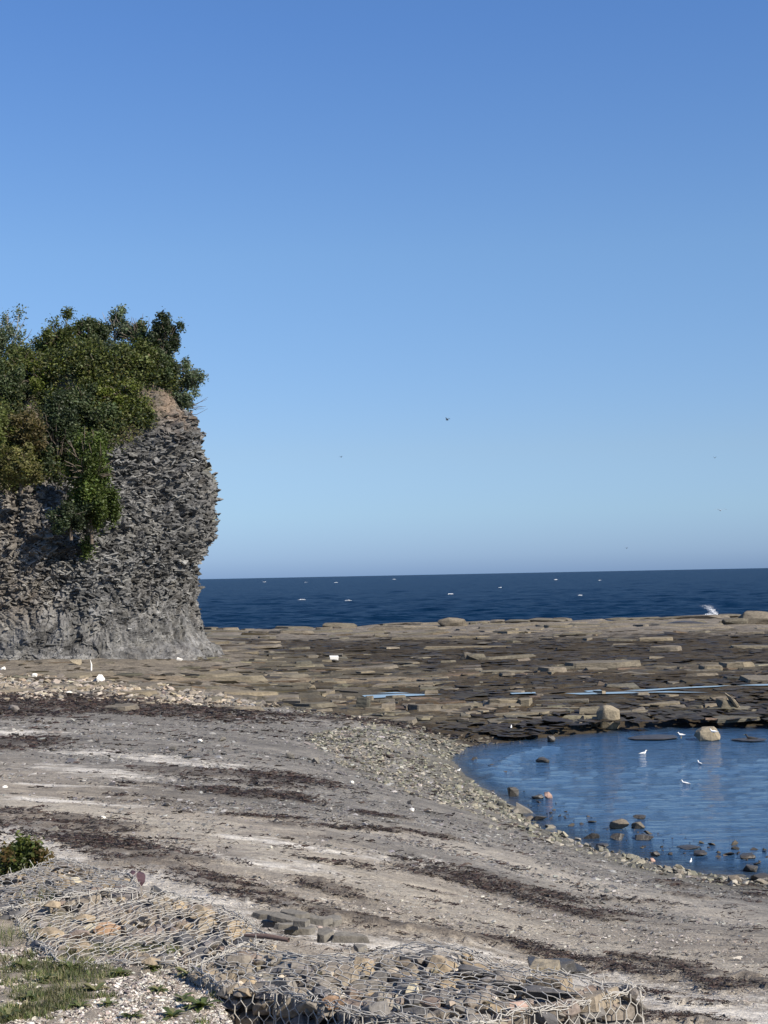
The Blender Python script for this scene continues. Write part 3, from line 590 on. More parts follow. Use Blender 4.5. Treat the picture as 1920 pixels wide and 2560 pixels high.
V = np.concatenate(vs); tag(link('undergrowth', mesh_data('undergrowth', V, np.arange(len(V)).reshape(-1, 4), [M_leaf], np.concatenate(cs))), 'tangled leafy undergrowth covering the slope above the rock face', 'undergrowth', kind='stuff')
# bare twig reaching out from the corner of the cliff
A = Acc()
for q in range(9):
    s = pix_d(452 + rng.uniform(-8, 8), 1030 + rng.uniform(-20, 10), 128); e = pix_d(480 + rng.uniform(-10, 42), 1015 + rng.uniform(-25, 20), 128 + rng.uniform(-.5, .5))
    V, F = tube([s, (s + e) / 2 + rng.normal(size=3) * .2, e], [.04, .025, .01], 4); A.add(V, F)
tag(link('bare_branch', A.data('bare_branch', M_bark)), 'bare twiggy branch poking out to the right below the leaning tree', 'branch')

# ------------------------------------------------------------------ platform slabs
slabs = []
def crackz(px, py): return ground(px, py)
ysr = []; y0 = 1567.
while y0 < 1845: ysr.append(y0); y0 += 5.5 + (y0 - 1560) * .020
for ri, y0 in enumerate(ysr):
    x = -40. if y0 > 1715 else (470. if y0 < 1650 else 60.); x += rng.uniform(0, 30)
    while x < 2150:
        t = (y0 - 1560) / 280; L = rng.choice([rng.uniform(25, 80), rng.uniform(80, 260)], p=[.5, .5]) * (1 if t < .5 else .7)
        yc = y0 - .0135 * (x + L / 2 - 960) * (1 if y0 < 1780 else .6) + rng.uniform(-3, 3)
        dens = .97 if y0 < 1585 else (.6 if y0 < 1612 else .42)
        if 1612 < y0 < 1650 and x > 1000: dens = .28
        if 1735 < y0 < 1800 : dens = .62
        if y0 > 1790 and x > 1560: dens = .30
        if x < 620 and y0 > 1640: dens = .35
        if x < 900 and y0 > 1770: dens = 0
        if rng.random() < dens:
            hpx = rng.uniform(2.8, 6.5) * (1 + .9 * t) * (1.15 if y0 < 1585 else 1)
            slabs.append((x + L / 2, yc, L, hpx, rng.uniform(1.2, 4.5) * (1 - .45 * t), rng.normal(0, .05), rng.normal(0, .03)))
        x += L * rng.uniform(.93, 1.15) + rng.choice([0, rng.uniform(4, 40)], p=[.6, .4])
SPEC = [(1520, 1672, 195, 17, 3.0, .0, .0, 'T'), (1385, 1684, 75, 15, 2.5, .0, 0, 'T'), (1850, 1672, 95, 16, 2.5, 0, 0, 'T'), (1785, 1676, 70, 13, 2.5, 0, 0, ''), (1200, 1648, 0, 0, 0, 0, 0, 'X'), (1670, 1630, 90, 15, 2.6, 0, 0, ''), (1640, 1604, 100, 10, 2, 0, 0, ''),
 (1262, 1768, 80, 20, 1.6, 0, .02, ''), (1318, 1768, 38, 20, 1.4, 0, -.03, ''), (1060, 1780, 90, 18, 1.5, 0, 0, ''), (960, 1776, 60, 20, 1.5, .1, .05, ''), (905, 1772, 40, 28, 1.4, .2, .2, ''), (1160, 1776, 110, 14, 1.5, 0, 0, ''),
 (1480, 1790, 60, 20, 1.3, 0, 0, ''), (1590, 1790, 60, 20, 1.3, 0, 0, ''), (1700, 1782, 46, 16, 1.3, 0, 0, ''), (1745, 1780, 40, 15, 1.3, 0, 0, ''), (1788, 1779, 44, 18, 1.2, 0, 0, ''), (1330, 1808, 60, 13, 1.2, 0, 0, ''), (1400, 1810, 120, 9, 1.2, 0, 0, '')]
for s in SPEC:
    if s[7] != 'X': slabs.append(s[:7])
SP7 = [q[:7] for q in SPEC]
slabs.sort(key=lambda s: -s[2] * s[3])
SLD = []
for k in range(22): SLD.append(hull(slab_pts(rng.integers(6, 10)) * [1, 1, 1], M_slab, 'rock_slab', .06))
pal_slab = [(.145, .129, .094), (.10, .09, .068), (.062, .056, .044), (.18, .155, .11), (.045, .036, .021), (.125, .112, .086)]
rest = Acc(); cnt = 0
for s in slabs:
    px, py, L, hp, dp, rz, tl = s; g = ground(px, py); k = g[1] / FP
    if poly_sdf(np.array([g[0]]), np.array([g[1]]), CC[:].tolist())[0] > -1: continue
    if any(abs(px - p_) < L / 2 + 60 and abs(py - q_) < 9 for p_, q_ in ((1000, 1739), (1610, 1730), (1760, 1722))): continue
    if g[2] < .12: continue
    if cnt > 20 and s not in SP7 and rng.random() < .75 * mstrips(np.array([g[0]]), np.array([g[1]]), ALG, .7)[0]: continue
    LX_, H_ = L * k, hp * k; sc = (LX_ / 2 / .93, dp / 2, H_ * .9)
    yaw = rz + .02; loc = (g[0], g[1] + dp / 2, g[2] + H_ * .1)
    if cnt < 275:
        o = link('rock_slab', random.choice(SLD), platform, loc); o.scale = sc; o.rotation_euler = (rng.normal(-.01, .03), tl, yaw); cnt += 1
    else:
        scatter(rest, np.array([loc]), np.array([sc]), .03, palette(1, pal_slab), LOWS, np.array([yaw]))
n = 7000; bx = rng.uniform(-100, 2050, n); by = 1585 + 262 * rng.random(n); Wd = CAM + pix_dir(bx, by) * ((.9 - 8) / pix_dir(bx, by)[:, 2])[:, None]
for _ in range(4): Wd = CAM + pix_dir(bx, by) * ((ZB(Wd[:, 0], Wd[:, 1]) - 8) / pix_dir(bx, by)[:, 2])[:, None]
ok = plat(Wd[:, 0], Wd[:, 1]) & (Wd[:, 2] > .03) & (Wd[:, 1] < crest(Wd[:, 0]) - 2) & (poly_sdf(Wd[:, 0], Wd[:, 1], CC.tolist()) < -.5) & (rng.random(n) < .12 + .9 * mstrips(Wd[:, 0], Wd[:, 1], ALG, .8))
for W, zp, lb in pools: ok &= poly_sdf(Wd[:, 0], Wd[:, 1], W) < -1.0
Wd = Wd[ok]; m = len(Wd); k = Wd[:, 1] / FP; Wd[:, 2] += .04; wa = Acc()
scatter(wa, Wd, np.stack([rng.uniform(8, 38, m) * k, rng.uniform(.3, 1.2, m), rng.uniform(.3, .9, m) * k], 1), .04, palette(m, [(.036, .026, .010), (.044, .032, .013), (.028, .020, .009), (.055, .042, .018)], .15), LOWQ, rng.normal(0.02, .08, m))
tag(link('rockweed', wa.data('rockweed', M_weed)), 'brown rockweed covering the hollows of the rock platform', 'rockweed', kind='stuff')
# small broken ledge pieces between the slabs
n = 2900; bx = rng.uniform(-100, 2050, n); by = 1575 + 270 * rng.random(n) ** .9
Gp = np.array([pix_z(a, b, .9) for a, b in zip(bx, by)]); 
for _ in range(4):
    z = ZB(Gp[:, 0], Gp[:, 1]); d = pix_dir(bx, by); t = (z - 8) / d[:, 2]; Gp = CAM + d * t[:, None]
alg = mstrips(Gp[:, 0], Gp[:, 1], ALG, .7); ok = plat(Gp[:, 0], Gp[:, 1]) & (rng.random(n) > .93 * alg) & (Gp[:, 2] > .08) & (Gp[:, 1] < crest(Gp[:, 0]) - 1) & (n2(Gp[:, 0], Gp[:, 1], 14, 3, 3, 6.) > -.12 + .0 * Gp[:, 0]) & (poly_sdf(Gp[:, 0], Gp[:, 1], CC.tolist()) < -.5)
for W, zp, lb in pools: ok &= poly_sdf(Gp[:, 0], Gp[:, 1], W) < -1.5
Gp = Gp[ok]; k = Gp[:, 1] / FP; m = len(Gp); h = rng.uniform(1., 3.2, m) * k * (1 + .8 * sstep(1650, 1800, by[ok]))
scl = np.stack([rng.uniform(10, 90, m) * k * .5 * (1 + rng.random(m)), rng.uniform(.3, 1.3, m), h], 1); Gp[:, 2] += h * .1
scatter(rest, Gp, scl, .05, palette(m, pal_slab + [(.13, .10, .07)], .25), LOWS, rng.normal(0.02, .06, m))
tag(link('ledge_rock', rest.data('ledge_rock', M_slabc), platform), kind='stuff')

mound = [hull(block_pts(26, 2.6), M_slab, 'rock_slab', .04) for _ in range(8)]; x = 520.
while x < 2050:
    wq = rng.uniform(30, 190); hq = rng.uniform(5, 15); g = pix_d(x + wq / 2, 1568 - .0165 * (x - 960), 202 + rng.uniform(-3, 1)); k = g[1] / FP; g[2] = float(ZB(g[0], g[1])[0])
    o = link('rock_slab', random.choice(mound), platform, (g[0], g[1], g[2] + hq * k * .18)); o.scale = (wq * k * .55, rng.uniform(1.2, 2.4), hq * k * .6); o.rotation_euler = (0, rng.normal(0, .03), rng.normal(0, .1)); x += wq * rng.uniform(.45, .9)
# ------------------------------------------------------------------ single boulders and blocks
def boulder(name, px, py, wpx, hpx, label, cat='rock', mesh=None, mat=M_rock, depth=1.0, rot=(0, 0, 0), sink=.25, group=None, z=None, sq=3.0, n=16, bev=.05):
    g = ground(px, py) if z is None else pix_z(px, py, z); k = g[1] / FP; W, H = wpx * k, hpx * k
    me = mesh or hull(block_pts(n, sq), mat, name, bev)
    if mesh is None: me = me
    o = link(name, me, None, (g[0], g[1] + W * depth * .5 * .6, g[2] + H * (.5 - sink * .5) * 1.0)); o.scale = (W * .55, W * .5 * depth, H * (.5 + sink * .5) * 1.06); o.rotation_euler = rot
    return tag(o, label, cat, group)
def cmat(name, col, **k): return stone_mat(name, [(0, col), (1, col)], **k)
M_tan = cmat('pale_boulder', (.25, .215, .155), fine=12, bumpd=.02); M_pink = cmat('pink_stone', (.38, .26, .21), fine=30); M_wht = cmat('white_stone', (.72, .70, .64), fine=12)
M_wet = cmat('wet_dark_rock', (.055, .05, .042), fine=14, rough=.45, spec=.5, bumpd=.02); M_grn = cmat('grey_green_slab', (.165, .155, .135), fine=25, bumpd=.008)
M_purple = cmat('purple_rock', (.075, .045, .055), fine=30, bumpd=.01)
boulder('boulder', 1523, 1822, 58, 58, 'big pale blocky boulder standing at the far edge of the lagoon', 'boulder', mat=M_tan, sq=3.6, n=46, depth=.9, sink=.1)
boulder('rock', 1492, 1818, 26, 26, 'dark grey block leaning on the left foot of the big pale boulder', mat=M_rock, sq=6)
boulder('rock', 1474, 1812, 14, 11, 'small bright white stone left of the big pale boulder', mat=M_wht)
o = boulder('leaning_slab', 1838, 1782, 12, 56, 'long thin slab leaning steeply at the right of the platform', 'slab', mat=M_tan, sq=6, rot=(0, math.radians(-38), .1), depth=3.5, sink=.1)
boulder('rock', 1818, 1782, 50, 34, 'brown block under the leaning slab', mat=M_slab, sq=4)
boulder('rock', 1790, 1812, 32, 14, 'flat pale stone by the water below the leaning slab', mat=M_slab, sq=4)
boulder('rock', 1773, 1852, 62, 34, 'broad tan rock in the lagoon with a gull on top', mat=M_tan, sq=2.4, z=0, n=50)
boulder('rock', 1378, 1856, 22, 18, 'small dark rock standing alone in the far left of the lagoon', mat=M_wet, z=0, sq=5)
boulder('rock', 1358, 1908, 36, 14, 'low dark rock awash where the small wave ends', mat=M_wet, z=0)
boulder('rock', 1282, 1992, 34, 24, 'dark pointed rock at the left shore of the lagoon', mat=M_wet, z=0, n=12)
boulder('rock', 1345, 1998, 32, 12, 'dark flat rock touching a pale pinkish stone', mat=M_wet, z=0)
boulder('rock', 1371, 1996, 20, 16, 'pale pinkish stone standing in the water', mat=M_pink, z=0, sq=5)
WG = hull([(-1, -.5, -1), (1, -.5, -1), (1, .6, -1), (-1, .6, -1), (-1, -.2, 1), (-.9, .5, .9), (.2, -.2, -.1), (.3, .5, -.1)], M_grn, 'rock')
boulder('rock', 1317, 2034, 46, 26, 'wedge shaped grey rock with a sloping lit face near the left shore', mesh=WG, z=0)
boulder('rock', 1352, 2052, 34, 12, 'dark flat rock just right of the wedge shaped rock', mat=M_wet, z=0)
boulder('rock', 1325, 2050, 22, 10, 'small brown rock under the wedge shaped rock', z=0)
boulder('rock', 1552, 2074, 50, 26, 'largest rounded rock in the near lagoon', mat=M_rock, z=0, n=26, sq=3)
boulder('rock', 1597, 2072, 32, 16, 'smaller rounded rock right beside the largest near one', z=0, n=22)
boulder('rock', 1600, 2048, 32, 11, 'low hump of rock behind the pair of rounded rocks', mat=M_wet, z=0)
boulder('rock', 1547, 2101, 44, 16, 'jagged dark rock in front of the pair of rounded rocks', mat=M_wet, z=0, n=11)
boulder('rock', 1612, 2100, 54, 13, 'long low dark rock right of the jagged one', mat=M_wet, z=0, n=12)
boulder('rock', 1478, 2098, 46, 15, 'weedy dark rock left of the jagged one', mat=M_wet, z=0, n=11)
boulder('rock', 1508, 2118, 32, 9, 'thin dark rock awash near the stony shore', mat=M_wet, z=0)
boulder('rock', 1725, 2123, 60, 11, 'long black rock awash in the near right of the lagoon', mat=M_wet, z=0, n=11)
boulder('rock', 1753, 2140, 34, 12, 'dark rock with a pale glint below the long black one', mat=M_wet, z=0)
boulder('rock', 1826, 2140, 30, 9, 'small black rock right of the glinting one', mat=M_wet, z=0)
boulder('rock', 1872, 2148, 44, 13, 'low dark rock at the right edge of the near lagoon', mat=M_wet, z=0)
boulder('rock', 1640, 2143, 24, 15, 'dark rock off the shore with a reddish stone beside it', mat=M_wet, z=0)
boulder('rock', 1630, 2158, 18, 12, 'small reddish stone at the stony shore', mat=M_pink)
boulder('rock', 1878, 2180, 42, 17, 'dark boulder in the shallows near the right edge', mat=M_wet, z=0)
boulder('rock', 1908, 2206, 60, 20, 'dark rock cut by the right edge at the shoreline', mat=M_wet)
boulder('rock', 1840, 2208, 38, 18, 'brown rock on the shoreline near the right edge', n=20)
boulder('rock', 1690, 2185, 30, 18, 'greenish upright slab of the stony shoreline', mat=M_grn, n=10)
boulder('rock', 1640, 1850, 130, 7, 'long flat weedy reef with a gull at its right end', mat=M_wet, z=0, sq=2.2, n=30)
boulder('rock', 1880, 1855, 90, 6, 'thin dark reef under the black bird at the right', mat=M_wet, z=0, sq=2.2, n=30)
boulder('rock', 1165, 1650, 34, 20, 'block with a black shaded side on the middle of the platform', mat=M_slab, sq=6, n=20); boulder('rock', 1190, 1650, 50, 15, 'low tan ledge block attached right of the black shaded block', mat=M_slab, sq=6, n=20)
boulder('rock', 250, 1706, 24, 20, 'bright white stone in the rubble below the cliff', mat=M_wht, sq=4)
boulder('rock', 85, 1693, 18, 10, 'small white stone left of the bright white one', mat=M_wht); boulder('rock', 172, 1736, 18, 9, 'flat cream stone on the edge of the dark seaweed', mat=M_wht)
boulder('rock', 5, 1676, 16, 10, 'white stone at the left edge below the cliff', mat=M_wht)
boulder('rock', 188, 1662, 34, 16, 'pale grey stone against the foot of the cliff', mat=M_tan)
boulder('rock', 448, 1652, 16, 9, 'small white stone at the right foot of the cliff', mat=M_wht)
boulder('rock', 30, 1778, 30, 16, 'grey pink stone lying in the dark seaweed at the left', mat=M_stone)
boulder('rock', 420, 1692, 44, 10, 'dark hollow rock below the cliff corner', mat=M_wet); boulder('rock', 680, 1690, 60, 10, 'low dark grey slab on the tan ledge', mat=M_rock)
boulder('rock', 778, 1723, 22, 11, 'small grey block on the smooth ledge left of the pool', mat=M_slab, sq=6)
boulder('rock', 728, 1895, 32, 16, 'grey stone on the middle of the beach', mat=M_grn, sq=4, n=11); boulder('rock', 790, 1908, 26, 14, 'grey stone right of the middle beach stone', mat=M_grn, n=11)
boulder('rock', 555, 1855, 20, 13, 'pointed grey stone on the upper beach', mat=M_grn, n=10); boulder('rock', 432, 1875, 22, 12, 'triangular grey stone left of the pointed one', mat=M_grn, n=10)
for q, (a, b, s_, t_) in enumerate([(500, 1856, 13, 'left of the pointed grey stone'), (1030, 2028, 12, 'beside the black pebble on the shingle'), (880, 1960, 12, 'in the middle of the shingle'), (12, 1972, 13, 'at the left edge of the beach'), (78, 2036, 11, 'above the near seaweed'), (124, 2056, 12, 'lying on the near seaweed'), (258, 2050, 14, 'right of the near seaweed clump')]):
    boulder('pebble', a, b, s_, s_ * .7, 'small white pebble ' + t_, 'pebble', mat=M_wht, group='white pebbles on the beach')
boulder('pebble', 1026, 2012, 16, 12, 'black pebble on the shingle near the lagoon', 'pebble', mat=M_wet)
boulder('rock', 135, 2086, 34, 20, 'square grey stone sitting in the near seaweed', mat=M_grn, sq=6)
boulder('rock', 333, 2216, 46, 34, 'dark purple block standing on the sand just behind the wire baskets', mat=M_purple, sq=7, n=70, z=5.0, rot=(.1, .25, .4))
boulder('rock', 392, 2240, 44, 24, 'dark slaty stone right of the purple block', mat=M_wet, n=14, z=4.95); boulder('rock', 452, 2262, 56, 16, 'flat dark slab on the white sand behind the baskets', mat=M_grn, n=12)
# white block lying on the platform, white post and small white thing at the foot of the cliff
g = ground(835, 1654); k = g[1] / FP
o = link('white_block', hull(np.array([(-1, -1, -1), (1, -1, -1), (-1, 1, -1), (1, 1, -1), (-1.12, -1, 1), (1.1, -1, 1), (-1.1, 1, 1), (1.12, 1, 1)]), M_white, 'white_block', .05), None, (g[0], g[1], g[2] + 9 * k)); o.scale = (10 * k, 10 * k, 4.5 * k); o.rotation_euler = (.12, .03, .1)
tag(o, 'white rectangular block resting on dark stones on the platform', 'block')
boulder('rock', 838, 1656, 18, 9, 'dark stone propping up the white block', mat=M_wet)
g = ground(228, 1674); k = g[1] / FP; V, F = tube([(0, 0, -.2), (0.02, 0, 12 * k), (-.05, 0, 24 * k)], [.06, .05, .015], 6); A = Acc(); A.add(V, F)
tag(link('white_post', A.data('white_post', M_white), None, tuple(g)), 'thin white post standing at the foot of the cliff', 'post')

# ------------------------------------------------------------------ stones strewn over the beach
def onground(bx, by, z0=1.5, it=7):
    d = pix_dir(bx, by); G = CAM + d * ((z0 - 8) / d[:, 2])[:, None]
    for _ in range(it):
        z = ZB(G[:, 0], G[:, 1]); G = CAM + d * ((z - 8) / d[:, 2])[:, None]
    G[:, 2] = ZB(G[:, 0], G[:, 1]); return G
GREY = [(.28, .265, .245), (.36, .34, .31), (.18, .172, .165), (.48, .45, .40), (.11, .105, .10), (.30, .26, .22)]
TANS = [(.30, .25, .18), (.22, .19, .15), (.38, .33, .26), (.15, .13, .11), (.26, .24, .21), (.42, .37, .31)]
GREEN = [(.21, .205, .155), (.15, .15, .115), (.28, .26, .20), (.10, .10, .085), (.34, .32, .27), (.17, .15, .12)]
def in_band(x, y, poly): return inside(x, y, poly)
acc = Acc()
n = 72000; bx = rng.uniform(-60, 1980, n); by = 1745 + 830 * rng.random(n) ** 1.0
G = onground(bx, by); ok = (G[:, 2] > .02) & ~plat(G[:, 0], G[:, 1]) & (poly_sdf(G[:, 0], G[:, 1], BANK) < -.15)
m1 = mstrips(G[:, 0], G[:, 1], FINE, 1.2)
wmk = wrack_mask(G[:, 0], G[:, 1]); ok &= rng.random(n) > .75 * m1; ok &= rng.random(n) > .8 * wmk
sdm = mstrips(G[:, 0], G[:, 1], SAND, .9)
ok &= rng.random(n) > .8 * sdm
G = G[ok]; sdm = sdm[ok]; m = len(G); k = G[:, 1] / FP
r = np.exp(rng.normal(math.log(2.3), .5, m)) * k * (1.15 - .3 * sstep(30, 14, G[:, 1])); r = np.clip(r, .006, .3)
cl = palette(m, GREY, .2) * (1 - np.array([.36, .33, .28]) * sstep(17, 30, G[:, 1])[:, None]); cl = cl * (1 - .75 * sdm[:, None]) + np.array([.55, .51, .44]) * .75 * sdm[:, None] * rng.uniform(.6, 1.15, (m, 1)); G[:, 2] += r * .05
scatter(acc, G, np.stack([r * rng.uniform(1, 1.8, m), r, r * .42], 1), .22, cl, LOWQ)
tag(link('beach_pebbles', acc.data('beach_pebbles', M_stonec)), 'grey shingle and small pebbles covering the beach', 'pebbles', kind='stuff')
def band(poly, n, smin, smax, cols, name, label, group, nobj, flat=.45, tilt=.3, zmin=-.2, float_=False, cat='stones', piece='stone', onelabel=''):
    xs = [p[0] for p in poly]; ys = [p[1] for p in poly]; bx = rng.uniform(min(xs), max(xs), n * 3); by = rng.uniform(min(ys), max(ys), n * 3)
    keep = inside(bx, by, poly); bx, by = bx[keep][:n], by[keep][:n]; G = onground(bx, by); m = len(G); k = G[:, 1] / FP
    s = smin + (smax - smin) * rng.random(m) ** 3; od = np.argsort(-s); G, s, k = G[od], s[od], k[od]; ok = G[:, 2] > zmin; G, s, k = G[ok], s[ok], k[ok]; m = len(G)
    r = s * k * .5; sc = np.stack([r * rng.uniform(1, 1.5, m), r, r * flat * rng.uniform(.7, 1.3, m)], 1); G[:, 2] += sc[:, 2] * .35; cl = palette(m, cols)
    if float_: G[:, 2] = np.maximum(G[:, 2], sc[:, 2] * rng.uniform(-.7, .35, m))
    for q in range(nobj):
        me = random.choice(ROCKV[id(cols)]); o = link(piece, me, None, tuple(G[q])); o.scale = tuple(sc[q]); o.rotation_euler = (rng.normal(0, tilt), rng.normal(0, tilt), rng.uniform(0, 6.28))
        tag(o, onelabel, piece, group)
    a = Acc(); scatter(a, G[nobj:], sc[nobj:], tilt, cl[nobj:], LOWP); tag(link(name, a.data(name, M_stonec)), label, cat, kind='stuff')
ROCKV = {}
for cols, nm in ((TANS, 'tan'), (GREEN, 'green'), (GREY, 'grey')):
    mt = stone_mat('strewn_stone_' + nm, [(q / (len(cols) - 1), c) for q, c in enumerate(cols)], 14, .85, bumpd=.015); ROCKV[id(cols)] = [hull(block_pts(12, 4), mt, 'stone', .04) for _ in range(8)]
band([(-20, 1688), (100, 1690), (250, 1705), (420, 1715), (560, 1738), (700, 1768), (560, 1772), (300, 1758), (0, 1752)], 2600, 4, 26, TANS, 'rubble', 'broken tan and grey stones along the foot of the cliff', 'stones in the rubble below the cliff', 110, onelabel='angular stone in the rubble band between the cliff ledge and the dark seaweed')
band([(700, 1768), (940, 1800), (1080, 1826), (1170, 1868), (1120, 1905), (1160, 1945), (1250, 1998), (1340, 2070), (1240, 2075), (1100, 2010), (950, 1960), (820, 1900), (760, 1840), (880, 1815)], 5200, 4, 17, GREEN, 'shore_shingle', 'greenish angular shingle on the slope left of the lagoon', 'stones of the shingle slope', 90, onelabel='angular greenish stone on the shingle slope left of the lagoon')
band([(1120, 1960), (1230, 1985), (1330, 2055), (1480, 2108), (1650, 2160), (1800, 2190), (1930, 2200), (1930, 2222), (1800, 2212), (1650, 2186), (1480, 2136), (1330, 2092), (1210, 2010)], 1500, 7, 34, GREEN, 'shoreline_rubble', 'wet stones heaped along the near shoreline of the lagoon', 'stones along the shoreline', 110, flat=.5, onelabel='greenish flat stone heaped on the near shoreline of the lagoon')
band([(1130, 1880), (1200, 1930), (1300, 1990), (1340, 2050), (1480, 2100), (1640, 2150), (1920, 2190), (1920, 2160), (1700, 2120), (1500, 2080), (1360, 2010), (1260, 1950), (1180, 1880)], 420, 5, 26, [(.05, .045, .04), (.08, .07, .055)], 'shallows_rubble', 'dark stones breaking the surface in the shallows', 'x', 0, flat=.5, zmin=-.5, float_=True)
band([(940, 1800), (1130, 1838), (1290, 1838), (1400, 1840), (1400, 1855), (1180, 1870), (1060, 1850)], 500, 5, 18, [(.09, .08, .06), (.15, .13, .10)], 'weedy_rubble', 'dark weedy stones where platform and lagoon meet', 'x', 0)

# ------------------------------------------------------------------ seaweed
acc = Acc(); n = 260000; bx = rng.uniform(-40, 1960, n); by = 1735 + 830 * rng.random(n) ** 1.1; G = onground(bx, by)
a_, b_ = ab(G[:, 0], G[:, 1]); mk = np.maximum(wrack_mask(G[:, 0], G[:, 1]), .55 * sstep(.42, .75, n2(a_, b_, 3., .7, 4, 31.)) * (G[:, 2] > .4) * (G[:, 1] > 14)) * ~plat(G[:, 0], G[:, 1]) * (poly_sdf(G[:, 0], G[:, 1], BANK) < -.2); G = G[rng.random(n) < mk * 1.2]; 
m = len(G); k = G[:, 1] / FP; L = rng.uniform(7, 24, m) * k; wd = rng.uniform(1.2, 3.2, m) * k; an = rng.normal(-.1, .7, m); hgt = rng.uniform(.0, 5, m) * k * .8 + .01
tt4 = np.linspace(-.5, .5, 4); cur = rng.normal(0, .7, m)
cx = G[:, :1] + L[:, None] * tt4 * np.cos(an)[:, None] - (cur * L)[:, None] * (tt4 ** 2) * np.sin(an)[:, None]
cy = G[:, 1:2] + L[:, None] * tt4 * np.sin(an)[:, None] + (cur * L)[:, None] * (tt4 ** 2) * np.cos(an)[:, None]
cz = G[:, 2:3] + .02 + hgt[:, None] * (.4 + rng.random((m, 4))); nx = -np.sin(an)[:, None] * wd[:, None]; ny = np.cos(an)[:, None] * wd[:, None]; ww = np.array([.4, 1, .9, .3]) * .6
A1 = np.stack([cx - nx * ww, cy - ny * ww, cz], -1); A2 = np.stack([cx + nx * ww, cy + ny * ww, cz + rng.normal(0, .6, (m, 1)) * wd[:, None]], -1)
V = np.stack([A1, A2], 2).reshape(-1, 3); b = np.arange(m)[:, None] * 8 + np.arange(3)[None] * 2; F = np.stack([b, b + 1, b + 3, b + 2], -1).reshape(-1, 4)
acc.add(V, F, np.repeat(palette(m, [(.022, .014, .010), (.036, .020, .015), (.015, .012, .009), (.05, .034, .024)]), 8, 0))
tag(link('seaweed', acc.data('seaweed', M_weed)), 'dark brown seaweed cast up in lines along the beach', 'seaweed', kind='stuff')

